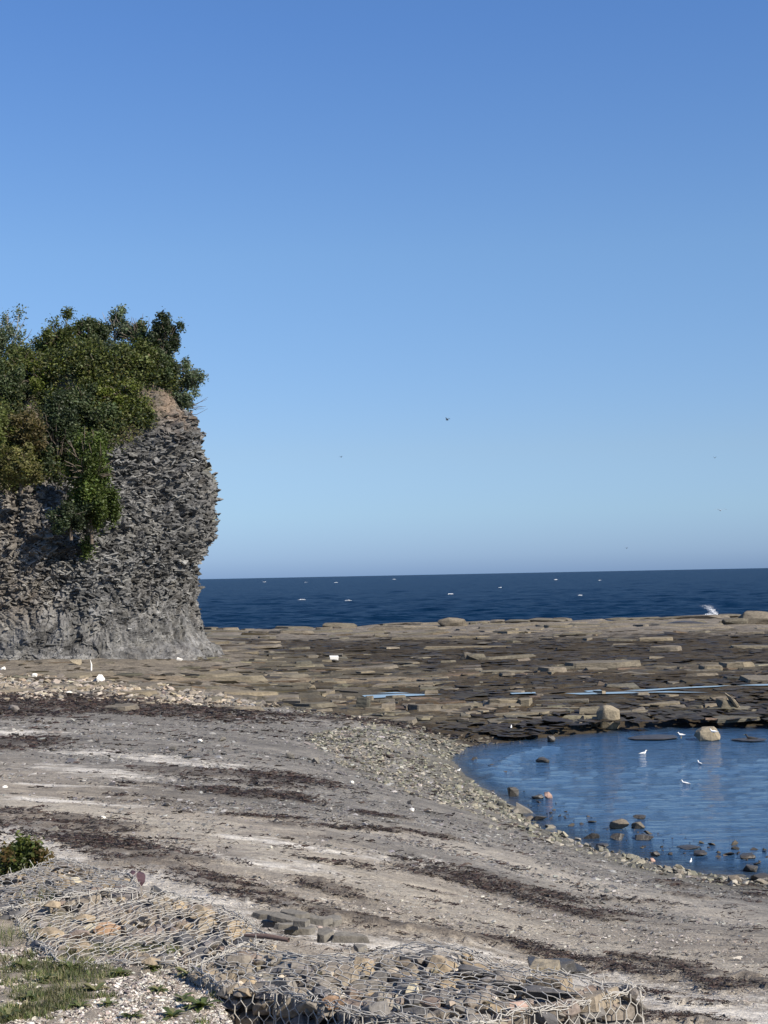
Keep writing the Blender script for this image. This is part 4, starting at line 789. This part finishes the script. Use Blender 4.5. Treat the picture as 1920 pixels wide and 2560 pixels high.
# ------------------------------------------------------------------ gabion baskets
ZT = 5.36
def ztop_fn(poly, z0, x, y, seed):
    e = poly_sdf(x, y, poly); return z0 - .02 + .045 * n2(x, y, .8, o=3, z=seed) - .05 * sstep(.10, -.02, e)
def basket(label, pixpoly, z0, seed, base, faces, nstone, specials=(), axis=None, cover=.84):
    poly = [tuple(pix_z(a + rng.normal(0, 5), b + rng.normal(0, 2), z0)[:2]) for a, b in pixpoly]; pa = np.array(poly); ctr = pa.mean(0)
    root = empty('gabion_basket', (ctr[0], ctr[1], base), label, 'gabion', 'wire gabion baskets along the bank'); off = np.array([ctr[0], ctr[1], base])
    f0, f1 = axis if axis else faces[0]; du = pa[f1] - pa[f0]; du /= np.linalg.norm(du); dv = np.array([-du[1], du[0]])
    # top panel
    PU, PV = .092, .128; ext = 3.2; A = []; u_w = .06; B = []; R = []
    def wr(i, j, s):                          # node positions in the plane, warped
        u = (i + .5 * (j & 1)) * PU; v = j * PV + s * .026; return u, v
    nu = int(ext / PU); nv = int(ext / PV); I, J = np.meshgrid(np.arange(-nu, nu), np.arange(-nv, nv)); I, J = I.ravel(), J.ravel()
    def node(I, J, s):
        u = (I + .5 * (J & 1)) * PU; v = J * PV + s * .036
        u2 = u + .06 * n2(u, v, .35, o=2, z=seed) + .012 * noise3(np.stack([I * .7, J * .7, 0 * I + s + seed], 1)); v2 = v + .085 * n2(u + 9, v, .4, o=2, z=seed + 3) + .010 * noise3(np.stack([I * .8 + 5, J * .7, 0 * I + s + seed], 1))
        x = ctr[0] + du[0] * u2 + dv[0] * v2; y = ctr[1] + du[1] * u2 + dv[1] * v2
        z = ztop_fn(poly, z0, x, y, seed) + .012 + .007 * noise3(np.stack([I * .9, J * .9, 0 * I + s * .3 + seed], 1))
        return np.stack([x, y, z], 1)
    T0, T1 = node(I, J, -1), node(I, J, 1)
    A.append(T0); B.append(T1); R.append(np.full(len(I), .0040))
    odd = J & 1
    for dI in (0, 1):
        I2 = I + dI - 1 + odd; E = node(I2, J + 1, -1); mdl = (T1 + E) / 2; mdl[:, 2] += .006
        A += [T1, mdl]; B += [mdl, E]; R += [np.full(len(I), .0029)] * 2
    A, B, R = map(np.concatenate, (A, B, R)); mdp = (A + B) / 2; ok = (poly_sdf(mdp[:, 0], mdp[:, 1], poly) > -.03) & (rng.random(len(mdp)) > .035)
    V, F = segments(A[ok] - off, B[ok] - off, R[ok]); acc = Acc(); acc.add(V, F); link('wire_lid', acc.data('wire_lid', M_wire, True), root)
    # side panels and their stones
    stones = []; PS = .088
    for (fa, fb) in faces:
        a, b = pa[fa], pa[fb]; L = np.linalg.norm(b - a); d = (b - a) / L; outn = np.array([d[1], -d[0]])
        if (outn @ ((a + b) / 2 - ctr)) < 0: outn = -outn
        I, J = np.meshgrid(np.arange(-1, int(L / PU) + 2), np.arange(0, int((z0 - base) / PS) + 1)); I, J = I.ravel(), J.ravel()
        def nd(I, J, s):
            u = (I + .5 * (J & 1)) * PU + .014 * noise3(np.stack([I * .7, J * .8, 0 * I + seed + s], 1)); v = J * PS + s * .024 + .03; u = np.clip(u, 0, L)
            bulge = .03 + .05 * np.sin(np.clip(v / (z0 - base), 0, 1) * 3.1) * (.6 + .4 * noise3(np.stack([u * 2, v * 3, 0 * u + seed], 1)))
            zz = ztop_fn(poly, z0, a[0] + d[0] * u, a[1] + d[1] * u, seed) + .02 - v
            return np.stack([a[0] + d[0] * u + outn[0] * bulge, a[1] + d[1] * u + outn[1] * bulge, zz], 1)
        T0, T1 = nd(I, J, -1), nd(I, J, 1); AA, BB, RR = [T0], [T1], [np.full(len(I), .0048)]
        for dI in (0, 1): AA.append(T1); BB.append(nd(I + dI - 1 + (J & 1), J + 1, -1)); RR.append(np.full(len(I), .0036))
        V, F = segments(np.concatenate(AA) - off, np.concatenate(BB) - off, np.concatenate(RR)); acc = Acc(); acc.add(V, F); link('wire_side', acc.data('wire_side', M_wire, True), root)
        z = z0 - .05
        while z > max(base, z0 - .62):
            hgt = rng.uniform(.065, .12); u = rng.uniform(-.1, .0)
            while u < L:
                ln = rng.uniform(.1, .22) if seed != 1 or fa != faces[0][0] else rng.uniform(.16, .46)
                ln = min(ln, max(.06, L - u))
                c = a + d * (u + ln / 2) - outn * rng.uniform(.035, .075); stones.append((c[0], c[1], z - hgt / 2, ln * .54, .11, hgt * .56, math.atan2(d[1], d[0]) + rng.normal(0, .1), rng.normal(0, .08), 'S' if ln > .2 else 'A')); u += ln * rng.uniform(.96, 1.05)
            z -= hgt
    # selvedge: bundled wires along every rim
    acc = Acc()
    for k in range(len(poly)):
        a, b = pa[k], pa[(k + 1) % len(poly)]; L = np.linalg.norm(b - a); m = max(3, int(L / .05))
        for rep in range(4 if any(k == f[0] or k == f[1] for f in faces) else 2):
            t = np.linspace(0, 1, m)[:, None]; q = a + (b - a) * t + rng.normal(0, .012, (m, 2)); zz = ztop_fn(poly, z0, q[:, 0], q[:, 1], seed) + .03 + rng.normal(0, .012, m)
            V, F = tube(np.column_stack([q, zz]) - off, .0038, 4); acc.add(V, F)
        m2 = int(L / .035); t = rng.random(m2)[:, None]; q = a + (b - a) * t; zz = ztop_fn(poly, z0, q[:, 0], q[:, 1], seed) + .03
        Pc = np.column_stack([q, zz]); V, F = segments(Pc + rng.normal(0, .022, (m2, 3)) - off, Pc + rng.normal(0, .03, (m2, 3)) - off, .0032); acc.add(V, F)
    link('edge_wire', acc.data('edge_wire', M_wire, True), root)
    # top layer of stones
    lo, hi = pa.min(0), pa.max(0); placed = np.zeros((0, 3)); tries = 0; top_s = []
    for (sx, sy, L, W, H, mat, yaw) in specials:
        g = pix_z(sx, sy, z0 + .03); top_s.append((g[0], g[1], z0 - H * .75, L, W, H, yaw, 0, mat)); placed = np.concatenate([placed, [[g[0], g[1], max(L, W) * .85]]])
    cand = rng.uniform(lo, hi, (26000, 2)); cin = poly_sdf(cand[:, 0], cand[:, 1], poly) >= .02; czt = ztop_fn(poly, z0, cand[:, 0], cand[:, 1], seed)
    while len(top_s) < nstone and tries < 26000:
        tries += 1
        if not cin[tries - 1]: continue
        x, y = cand[tries - 1]; r = (.125 if tries < 900 else .085 if tries < 4000 else .055 if tries < 14000 else .036) * rng.uniform(.75, 1.25)
        if len(placed) and (np.hypot(placed[:, 0] - x, placed[:, 1] - y) < (placed[:, 2] + r) * cover).any(): continue
        placed = np.concatenate([placed, [[x, y, r]]]); zt = float(czt[tries - 1])
        fl = rng.uniform(.4, .8); el = rng.uniform(1., 1.45); top_s.append((x, y, zt - r * fl - rng.uniform(-.01, .045), r * el, r * 1.0, r * fl, rng.uniform(0, 6.28), rng.normal(0, .25), rng.choice(list('AASR'))))
    allst = stones + top_s; extra = allst[298:]; allst = allst[:298]; nsp = 0
    if extra and specials: allst[-len(specials):] = top_s[:len(specials)]
    for (x, y, z, L, W, H, yaw, tl, kd) in allst:
        me = random.choice({'A': ANG, 'S': SLB, 'R': RND}.get(kd, ANG)) if isinstance(kd, str) else kd
        o = link('stone', me, root, (x - off[0], y - off[1], z - off[2])); o.scale = (L, W, H); o.rotation_euler = (rng.normal(0, .15), tl, yaw)
    acc = Acc(); n = 420; q = rng.uniform(lo, hi, (n * 4, 2)); q = q[poly_sdf(q[:, 0], q[:, 1], poly) > .03][:n]; zt = ztop_fn(poly, z0, q[:, 0], q[:, 1], seed); r = rng.uniform(.05, .1, len(q))
    Pq = np.column_stack([q, zt - .10 - rng.random(len(q)) * .05]) - off; scatter(acc, Pq, np.stack([r * 1.3, r, r * .6], 1), .3, palette(len(q), GREY + TANS, .2) * .9, LOWP)
    for e in extra: scatter(acc, np.array([e[:3]]) - off, np.array([e[3:6]]), .1, palette(1, TANS), LOWP, np.array([e[6]]))
    fc = np.array(poly) * .985 + ctr * .015                       # dark filler core added so gaps between stones are not see-through
    kk = len(fc); Vt = np.column_stack([fc, np.full(kk, z0 - .17)]); Vb = np.column_stack([fc, np.full(kk, base - .2)]); bm = bmesh.new()
    sh = np.array([0.0, 0.0]); inner = ctr + (pa - ctr) * (1 - .13 / np.maximum(np.linalg.norm(pa - ctr, axis=1), .3))[:, None]
    tv = [bm.verts.new((*(p - ctr), z0 - .17 - base)) for p in inner]; bv = [bm.verts.new((*(p - ctr), -.3)) for p in inner]; bm.faces.new(tv)
    for k in range(kk): bm.faces.new((tv[k], bv[k], bv[(k + 1) % kk], tv[(k + 1) % kk]))
    link('fill', bm_data('fill', bm, M_fill), root)
    tag(link('small_stones', acc.data('small_stones', M_stonec), root), kind='stuff'); return root
M_fill = flat_mat('dark_fill', (.06, .055, .05), .95)
def special(col, nm, pts=None): return hull(block_pts(13, 4) if pts is None else pts, cmat(nm, tuple(np.array(col) * .72 * .75 + .06), fine=40, bumpd=.004), 'stone', .05)
st_tan = special((.42, .32, .19), 'tan_stone'); st_pink = special((.60, .40, .31), 'salmon_stone'); st_cream = special((.70, .62, .42), 'cream_stone'); st_or = special((.40, .23, .11), 'orange_stone'); st_dk = special((.07, .065, .065), 'dark_slate')
A_PIX = [(1592, 2447), (1190, 2543), (1010, 2528), (862, 2512), (700, 2462), (560, 2436), (490, 2402), (600, 2352), (760, 2376), (1000, 2356), (1150, 2370), (1290, 2408), (1480, 2428)]
basket('long gabion basket at the lower right with a lit front face', A_PIX, ZT, 1, 4.35, [(1, 0), (3, 4), (4, 5), (5, 6), (2, 3)], 290,
  [(1100, 2390, .13, .11, .09, st_tan, .3), (1288, 2492, .085, .06, .06, st_pink, .2), (1030, 2450, .05, .06, .09, st_cream, 0), (905, 2390, .10, .08, .10, st_tan, .5), (1200, 2408, .16, .10, .05, st_dk, 0), (1280, 2440, .15, .12, .05, st_dk, .2), (1380, 2455, .2, .12, .05, st_dk, .1), (830, 2480, .08, .05, .05, st_or, .1)])
B_PIX = [(84, 2352), (150, 2388), (350, 2394), (488, 2404), (600, 2354), (690, 2340), (640, 2308), (560, 2248), (400, 2224), (340, 2222), (170, 2242), (30, 2264), (56, 2310)]
basket('gabion basket at the left centre lying flat beside the grass', B_PIX, ZT - .07, 2, 4.9, [(1, 2), (2, 3), (0, 1)], 290,
  [(210, 2278, .11, .06, .05, st_tan, .05), (125, 2315, .13, .08, .05, st_tan, .1), (190, 2318, .12, .07, .05, special((.3, .22, .17), 'brown_stone'), .2), (265, 2300, .13, .10, .10, st_or, .6), (230, 2300, .08, .06, .04, st_cream, 0), (375, 2385, .09, .05, .05, st_tan, 0), (505, 2262, .12, .1, .11, st_tan, .3)], axis=(1, 2))
C_PIX = [(-60, 2272), (30, 2262), (170, 2240), (338, 2220), (330, 2178), (235, 2160), (130, 2140), (60, 2170), (-60, 2190)]
basket('rear gabion basket at the left behind the shrub', C_PIX, ZT - .02, 3, 4.9, [(2, 3), (3, 4)], 260, [(165, 2192, .10, .07, .06, st_tan, 0), (188, 2185, .06, .05, .06, st_cream, .4), (130, 2245, .08, .07, .05, st_tan, .4)], axis=(1, 2))
D_PIX = [(760, 2640), (900, 2532), (1010, 2534), (1190, 2549), (1225, 2580), (1230, 2680), (780, 2760)]
basket('front gabion basket cut by the bottom edge with frayed wire', D_PIX, ZT - .06, 4, 4.5, [(0, 1)], 160)
# ------------------------------------------------------------------ slabs and log lying against the baskets
def place_slab(px, py, z, Lpx, Wm, Hpx, yaw, label, roll=0., tilt=0., mat=M_grn, cat='slab', group=None, y=None):
    z += .16; Hpx *= 1.3; g = pix_z(px, py, z); k = g[1] / FP; o = link('stone_slab', hull(slab_pts(7), mat, 'stone_slab', .06), None, tuple(g)); o.scale = (Lpx * k / 2, Wm / 2, Hpx * k / 2); o.rotation_euler = (tilt, roll, yaw); return tag(o, label, cat, group)
PG = 'flat slabs piled behind the baskets'
for (a, b, z, L, W, H, yw, ro, lb) in [
 (680, 2292, 4.72, 110, .22, 11, -.5, .10, 'dark sloping slab at the left end of the slab pile'), (712, 2298, 4.80, 92, .2, 12, -.55, .12, 'second slab of the pile lying over the leftmost one'),
 (738, 2286, 4.80, 76, .2, 12, -.4, .10, 'thick pale edged slab at the back of the pile'), (790, 2296, 4.74, 96, .25, 12, -.45, .14, 'long dark slab sloping to the right end of the pile'),
 (755, 2306, 4.86, 48, .16, 12, -.1, 0, 'short rounded block in the middle of the pile'), (675, 2308, 4.74, 46, .16, 14, -.3, .05, 'small pale stone at the left front of the pile'),
 (722, 2314, 4.8, 80, .18, 11, -.12, .03, 'long pale slab at the front of the pile'), (750, 2326, 4.74, 88, .2, 13, -.08, .03, 'lowest front slab of the pile'), (830, 2300, 4.7, 60, .25, 10, -.5, .12, 'thin slab pointing right out of the pile'),
 (815, 2336, 4.66, 60, .35, 18, .1, -.1, 'wedge shaped grey slab right of the pile'), (870, 2346, 4.66, 110, .25, 16, -.35, .08, 'long rounded grey slab beside the wire lid'), (880, 2372, 4.9, 80, .2, 12, -.1, 0, 'flat slab against the back rim of the long basket'),
 (1310, 2412, 5.0, 110, .35, 14, .05, 0, 'dark slab stacked behind the right end of the long basket'), (1380, 2420, 5.0, 150, .3, 24, .0, .03, 'thick dark slab under the tan slab'), (1360, 2416, 5.12, 88, .3, 14, -.1, .02, 'pale tan slab on top of the dark slabs'), (1440, 2424, 4.95, 56, .3, 12, 0, 0, 'dark block at the right end of the stacked slabs')]:
    place_slab(a, b, z, L, W, H, yw, lb, ro, 0, M_tan if 'tan slab on' in lb else (M_wet if 'dark' in lb and a > 1200 else M_grn), group=PG if a < 900 else None)
g0, g1 = pix_z(612, 2338, 5.40), pix_z(722, 2350, 5.40); V, F = tube(np.array([g0, g0 * .5 + g1 * .5 + [0, 0, .01], g1]), [.012, .019, .016], 8); A = Acc(); A.add(V, F)
tag(link('driftwood_log', A.data('driftwood_log', flat_mat('weathered_wood', (.14, .095, .08), .85), True)), 'straight brown piece of driftwood lying on the wire lid', 'log')

# ------------------------------------------------------------------ gravel, grass and weeds on the bank
acc = Acc(); n = 24000; bx = rng.uniform(-60, 700, n); by = rng.uniform(2370, 2575, n); G = onground(bx, by, 5.1, 4); ok = (poly_sdf(G[:, 0], G[:, 1], BANK) > .05) & (n2(G[:, 0], G[:, 1], .9, .6, 4, 7.) < .38); G = G[ok]; m = len(G)
r = np.exp(rng.normal(math.log(.0085), .42, m)); G[:, 2] += r * .25
scatter(acc, G, np.stack([r * 1.5, r, r * .5], 1), .3, palette(m, [(.42, .39, .34), (.50, .47, .42), (.25, .22, .19), (.33, .28, .24), (.62, .59, .53), (.17, .15, .14)], .2), LOWQ)
tag(link('bank_gravel_stones', acc.data('bank_gravel_stones', M_stonec)), 'pale gravel and shell bits on the near bank', 'gravel', kind='stuff')
def blades(Pb, L, wd, col, lean=.6, seg=3):
    m = len(Pb); an = rng.uniform(0, 6.28, m); ln = rng.uniform(.2, 1, m) * lean; t = np.linspace(0, 1, seg + 1)
    x = Pb[:, :1] + (np.cos(an) * ln * L)[:, None] * t ** 1.6; y = Pb[:, 1:2] + (np.sin(an) * ln * L)[:, None] * t ** 1.6; z = Pb[:, 2:3] + L[:, None] * (t - .35 * (ln ** 2)[:, None] * t ** 2)
    px_ = -np.sin(an)[:, None] * wd[:, None] * (1 - t ** 1.5) * .5; py_ = np.cos(an)[:, None] * wd[:, None] * (1 - t ** 1.5) * .5
    V = np.stack([np.stack([x - px_, y - py_, z], -1), np.stack([x + px_, y + py_, z], -1)], 2).reshape(-1, 3); b = np.arange(m)[:, None] * (2 * seg + 2) + np.arange(seg)[None] * 2
    return V, np.stack([b, b + 1, b + 3, b + 2], -1).reshape(-1, 4), np.repeat(palette(m, col, .3), 2 * seg + 2, 0)
GR = [(.10, .125, .04), (.13, .15, .06), (.065, .085, .03), (.19, .18, .09), (.26, .23, .14)]
acc = Acc(); n = 26000; bx = rng.uniform(-60, 660, n); by = rng.uniform(2365, 2575, n); G = onground(bx, by, 5.1, 4)
gmk = n2(G[:, 0], G[:, 1], .9, .6, 4, 7.) + .35 * np.exp(-((by - 2415) / 22) ** 2) * (bx < 420) + .5 * np.exp(-((bx - 500 - (by - 2430) * .9) / 40) ** 2) + .5 * (bx < 90) * (by < 2490)
ok = (poly_sdf(G[:, 0], G[:, 1], BANK) > -.12) & (gmk + .5 * n2(G[:, 0], G[:, 1], .16, .12, 2, 9.) > .36); G = G[ok]; m = len(G)
V, F, Cc = blades(G, rng.uniform(.02, .065, m), rng.uniform(.004, .009, m), GR, .9); Cc = Cc * np.repeat(np.repeat(.55 + .9 * sstep(-.4, .5, n2(G[:, 0], G[:, 1], .22, .22, 2, 3.)), 8), 1)[:, None]; acc.add(V, F, Cc); tag(link('grass', acc.data('grass', M_grass)), 'short patchy grass growing through the gravel bank', 'grass', kind='stuff')
def weed(px, py, rad, label, nl=16, up=.5, z=None, name='leafy_weed', col=GR[:3], lw=.22):
    g = ground(px, py) if z is None else pix_z(px, py, z); root = empty(name, tuple(g), label, 'weed', 'leafy weeds on the bank'); 
    for q in range(nl):
        an = rng.uniform(0, 6.28); el = rng.uniform(.15, 1.1) * up * 1.3; L = rad * rng.uniform(.6, 1.1); t = np.linspace(0, 1, 6)
        hr = L * t * math.cos(el); zz = L * t * math.sin(el) - .5 * L * t ** 2.5 * .6 + .01; wv = np.array([.25, .8, 1, .9, .55, .03]) * L * lw * (1 + .3 * np.array([0, 1, -1, 1, -1, 0]))
        d = np.array([math.cos(an), math.sin(an)]); s = np.array([-d[1], d[0]]); c = np.column_stack([d[0] * hr, d[1] * hr, zz]); S3 = np.column_stack([s[0] * wv, s[1] * wv, wv * .25])
        V = np.stack([c - S3, c, c + np.column_stack([s[0] * wv, s[1] * wv, wv * .25])], 1); V[:, 0, 2] += wv * .5; V = V.reshape(-1, 3); b = np.arange(5)[:, None] * 3 + np.arange(2)[None]; F = np.stack([b, b + 1, b + 4, b + 3], -1).reshape(-1, 4)
        link('leaf', mesh_data('leaf', V, F, [M_grass], np.tile(palette(1, col, .25), (len(V), 1)), True), root)
    return root
for a, b, r, lb in [(505, 2520, .17, 'broad leaved rosette weed by the dark gap at the basket'), (455, 2500, .11, 'small rosette weed left of the broad leaved one'), (240, 2480, .13, 'dark leafy weed in the middle of the gravel'), (200, 2520, .10, 'small weed in front of the dark leafy one'), (560, 2500, .10, 'weed on the bank edge under the basket corner'), (590, 2545, .13, 'weed at the bottom edge next to the basket shadow'),
                    (20, 2545, .12, 'weed at the lower left corner'), (330, 2545, .10, 'low brownish weed near the bottom edge'), (395, 2478, .10, 'thin weed right of the gravel patch'), (110, 2455, .14, 'flat leaved weed at the left on the gravel'), (470, 2440, .14, 'weed tuft under the front of the left basket'), (530, 2460, .12, 'dark weed where bank and long basket meet'), (180, 2420, .12, 'weed below the left basket corner'), (60, 2420, .13, 'weed under the tall grass tuft at the left'), (300, 2440, .12, 'weed at the foot of the left basket near its middle'), (380, 2425, .11, 'weed close to the front stones of the left basket'), (270, 2515, .09, 'tiny weed in the pale gravel'), (430, 2545, .12, 'weed at the bottom edge left of the rosettes'), (70, 2500, .12, 'weed on the far left of the gravel')]:
    weed(a, b, r, lb, nl=16, lw=.16, col=GR[:4])
def tuft(px, py, z, wm, hm, n, label, name='grass_tuft', cat='grass', cols=GR):
    g = pix_z(px, py, z); q = np.column_stack([rng.normal(0, wm * .4, n), rng.normal(0, wm * .3, n), np.zeros(n)]); V, F, Cc = blades(q, rng.uniform(.5, 1, n) * hm, rng.uniform(.006, .014, n), cols, .8, 4)
    o = link(name, mesh_data(name, V, F, [M_grass], Cc), None, tuple(g)); return tag(o, label, cat)
tuft(18, 2390, 5.08, .5, .26, 900, 'tall green grass tuft at the left edge in front of the baskets'); tuft(100, 2275, 5.2, .12, .22, 80, 'thin upright grass stems growing through the wire at the left'); tuft(150, 2410, 5.08, .5, .10, 500, 'low grass along the foot of the left basket')
# leafy shrub at the left edge behind the baskets
g = pix_z(55, 2205, 5.05); sh = empty('shrub', tuple(g), 'green and russet leafy shrub at the left edge behind the baskets', 'shrub'); A = Acc(); vs, cs = [], []
for q in range(70):
    e = np.array([rng.normal(0, .16), rng.normal(0, .12), rng.uniform(.08, .42)]); e[2] *= 1 - min(.8, abs(e[0]) * 1.2)
    V, F = tube([(0, 0, -.05), e * .5 + rng.normal(0, .02, 3), e], [.008, .006, .003], 4); A.add(V, F); nn = 60
    v, c = leaves(nn, e, rng.normal(0, .035, (nn, 3)), .026, np.array([(.085, .10, .025), (.12, .085, .03), (.06, .08, .02)][q % 3]) * rng.uniform(.7, 1.3)); vs.append(v); cs.append(c)
link('stem', A.data('stem', M_bark), sh); V = np.concatenate(vs); link('foliage', mesh_data('foliage', V, np.arange(len(V)).reshape(-1, 4), [M_leaf], np.concatenate(cs)), sh)

# ------------------------------------------------------------------ birds
def lathe(path, rad, n=10, sq=1.0):
    V, F = tube(path, rad, n); c0 = len(V); V = np.vstack([V, path[0], path[-1]]); k = np.arange(n)
    m = len(path); F3 = np.concatenate([np.stack([(k + 1) % n, k, 0 * k + c0], 1), np.stack([(m - 1) * n + k, (m - 1) * n + (k + 1) % n, 0 * k + c0 + 1], 1)]); return V, F, F3
def bird(name, loc, yaw, label, cat, size=.45, dark=False, sit=True, legs=False, fly=0., group=None, up=.5):
    root = empty(name, tuple(loc), label, cat, group, yaw); s = size
    if sit: path = np.array([(-.52, 0, .10), (-.38, 0, .11), (-.2, 0, .12), (0, 0, .12), (.17, 0, .15), (.26, 0, .23), (.30, 0, .34), (.34, 0, .39), (.40, 0, .385), (.44, 0, .38)])
    else: path = np.array([(-.52, 0, .0), (-.38, 0, .0), (-.2, 0, .0), (0, 0, 0), (.17, 0, .02), (.26, 0, .04), (.33, 0, .05), (.38, 0, .05), (.42, 0, .045), (.45, 0, .04)])
    rad = np.array([.02, .05, .10, .13, .115, .075, .055, .065, .05, .02]); z = .3 if legs else 0
    V, F, F3 = lathe((path + [0, 0, z]) * s, rad * s); A = Acc(); A.add(V, F); A.add(V, F3); link('body', A.data('body', M_darkf if dark else M_feather, True), root)
    A = Acc(); e = path[-1] + [0, 0, z]; V, F = tube(np.array([e, e + [.06, 0, -.005], e + [.1, 0, -.02]]) * s, np.array([.016, .012, .003]) * s, 5); A.add(V, F); link('beak', A.data('beak', M_beak), root)
    for sg in (-1, 1):
        if sit:
            pts = np.array([(.12, .115, .17), (.0, .135, .18), (-.2, .115, .17), (-.45, .05, .14), (-.6, .02, .13), (-.4, .10, .09), (-.15, .14, .08), (.08, .13, .10)])
            pts = np.concatenate([pts, pts * [1, .82, 1]]) * [1, sg, 1] + [0, 0, z]; link('wing', hull(pts * s, M_darkf if dark else M_grey, 'wing'), root)
        else:
            r = [(.14, .08), (.10, .45), (.02, .85), (-.18, 1.3)]; b_ = [(-.14, .08), (-.12, .45), (-.14, .85), (-.20, 1.32)]; zz = [0, up * .35, up * .45, up * .2]
            V = []; 
            for (a, c), (d, e2), h in zip(r, b_, zz): V += [(a, c * sg, h + .02), (d, e2 * sg, h + .02), (a, c * sg, h), (d, e2 * sg, h)]
            F = []
            for k in range(3): q = 4 * k; F += [(q, q + 1, q + 5, q + 4), (q + 2, q + 6, q + 7, q + 3), (q, q + 4, q + 6, q + 2), (q + 1, q + 3, q + 7, q + 5)]
            link('wing', mesh_data('wing', np.array(V) * s, np.array(F), [M_darkf if dark else M_grey]), root)
        if legs:
            A = Acc(); V, F = tube(np.array([(0, .05 * sg, z + .02), (0, .05 * sg, .0)]) * s, .014 * s, 5); A.add(V, F); link('leg', A.data('leg', M_beak), root)
    return root
GG = 'gulls resting on the lagoon'
bird('gull', pix_z(1608, 1886, -.03) * [1, 1, 0] + [0, 0, -.03], .4, 'white gull afloat in front of the long flat reef', 'gull', .42, group=GG)
bird('gull', pix_z(1703, 1846, .17), 3.4, 'white gull standing on the long flat reef', 'gull', .40, legs=True, group=GG)
bird('gull', pix_z(1784, 1838, .56), 3.0, 'white gull standing on the broad tan rock', 'gull', .40, legs=True, group=GG)
bird('gull', pix_z(1749, 1911, -.02), 1.9, 'white gull afloat alone in the right middle of the lagoon', 'gull', .38, group=GG)
bird('gull', pix_z(1713, 1961, -.02), 2.6, 'white gull afloat nearest the camera in the open water', 'gull', .38, group=GG)
bird('gull', pix_z(1146, 1928, .02), .5, 'white gull at the left tip of the lagoon', 'gull', .25, group=GG)
bird('gull', pix_z(1278, 1826, .2), 1.4, 'white gull standing on the dark ledge left of the big pale boulder', 'gull', .36, legs=True, group=GG)
bird('gull', pix_z(1727, 2156, .02), 1.2, 'small pale gull between the dark rocks of the near lagoon', 'gull', .24, group=GG)
bird('cormorant', pix_z(1877, 1849, .05), 2.9, 'black cormorant on the water at the right edge', 'cormorant', .6, dark=True)
FG = 'birds flying over the sea'
bird('gull', pix_d(1118, 1050, 110), 2.6, 'dark flying gull highest over the middle of the sea', 'gull', .28, True, False, group=FG, up=1.2)
bird('gull', pix_d(853, 1143, 170), .8, 'tiny flying gull left of centre above the sea', 'gull', .22, True, False, group=FG, up=1.4)
bird('gull', pix_d(1787, 1145, 170), .8, 'tiny dark flying gull near the right edge of the sky', 'gull', .22, True, False, group=FG, up=1.4)
bird('gull', pix_d(1801, 1276, 150), 1.6, 'bright white flying gull low at the right', 'gull', .48, False, False, group=FG, up=.6)
bird('gull', pix_d(1567, 1371, 200), .6, 'tiny flying gull just above the horizon on the right', 'gull', .22, True, False, group=FG, up=1.4)

# ------------------------------------------------------------------ foam, spray
def foam(px, py, wpx, hm, dist=None, label='', name='sea_foam'):
    g = pix_z(px, py, .03) if dist is None else pix_d(px, py, dist); k = g[1] / FP
    n = 60; W = wpx * k; P_ = np.column_stack([rng.uniform(-.5, .5, n) * W, rng.normal(0, .8, n) * max(1, k * 8), np.zeros(n)]); P_[:, 2] = hm * (1 - (2 * P_[:, 0] / W) ** 2) * rng.random(n)
    return P_ + g, np.stack([W * rng.uniform(.04, .12, n), np.full(n, .6) * max(1, k * 5), hm * rng.uniform(.15, .3, n)], 1)
acc = Acc()
for (a, b, wv, hm) in [(755, 1501, 20, .55), (765, 1457, 9, 1.6), (840, 1457, 8, 1.2), (661, 1455, 6, 1.2), (985, 1449, 8, 2), (870, 1503, 18, .6), (1127, 1487, 13, .9), (1500, 1452, 5, 1.2), (1390, 1450, 6, 1.5), (1250, 1470, 7, .6), (1450, 1490, 7, .4)]:
    Pp, sc = foam(a, b, wv * .7, hm * .35); scatter(acc, Pp + [0, 0, .2], sc, .1, np.tile([[.85, .87, .88]], (len(Pp), 1)), LOWP)
for (a, b, wv, hm, d) in [(1390, 1560, 34, .4, 212), (1700, 1556, 60, .25, 214), (1775, 1540, 40, .3, 216), (1145, 1567, 14, .3, 210)]:
    Pp, sc = foam(a, b, wv, hm, d); scatter(acc, Pp, sc * [.8, .3, 1.2], .1, np.tile([[.85, .87, .88]], (len(Pp), 1)), LOWP)
tag(link('sea_foam', acc.data('sea_foam', flat_mat('foam2', (.85, .87, .88), .6))), 'white foam on the sea swell and outer edge of the reef', 'foam', kind='stuff')
acc = Acc(); g = pix_d(1788, 1548, 213); k = 213 / FP; n = 900; t = rng.random(n) ** .7; xx = (2 - 26 * t ** 2.0) * k + rng.normal(0, 1, n) * k * (2 + 5 * t); zz = 36 * t * k; Pp = np.column_stack([xx, rng.normal(0, .4, n), zz]) + g
r = rng.uniform(.5, 1.3, n) * k * (1.3 - t); scatter(acc, Pp, np.stack([r, r, r], 1), .5, np.tile([[.9, .9, .9]], (n, 1)), LOWP)
tag(link('wave_splash', acc.data('wave_splash', M_foam)), 'white burst of spray where a wave hits the outer reef', 'splash')
bp = [(1500, 1576, 0), ]
# outermost raised rocks of the reef at the right
for (a, b, wv, hp, lb, mt) in [(1905, 1560, 110, 26, 'large rounded rock on the reef crest at the right edge', M_slab), (1840, 1562, 70, 14, 'lower rounded rock left of the crest rock at the right edge', M_slab), (1740, 1563, 150, 8, 'dark weedy rock on the reef crest under the splash', M_wet), (1130, 1566, 70, 17, 'humped rock on the middle of the reef crest', M_slab), (785, 1568, 36, 16, 'knob of rock on the reef crest left of centre', M_slab), (850, 1570, 90, 11, 'long low rock right of the crest knob', M_slab)]:
    boulder('rock', a, b, wv, hp * 1.3, lb, mat=mt, sq=3.2, n=30, depth=.5, sink=.3)
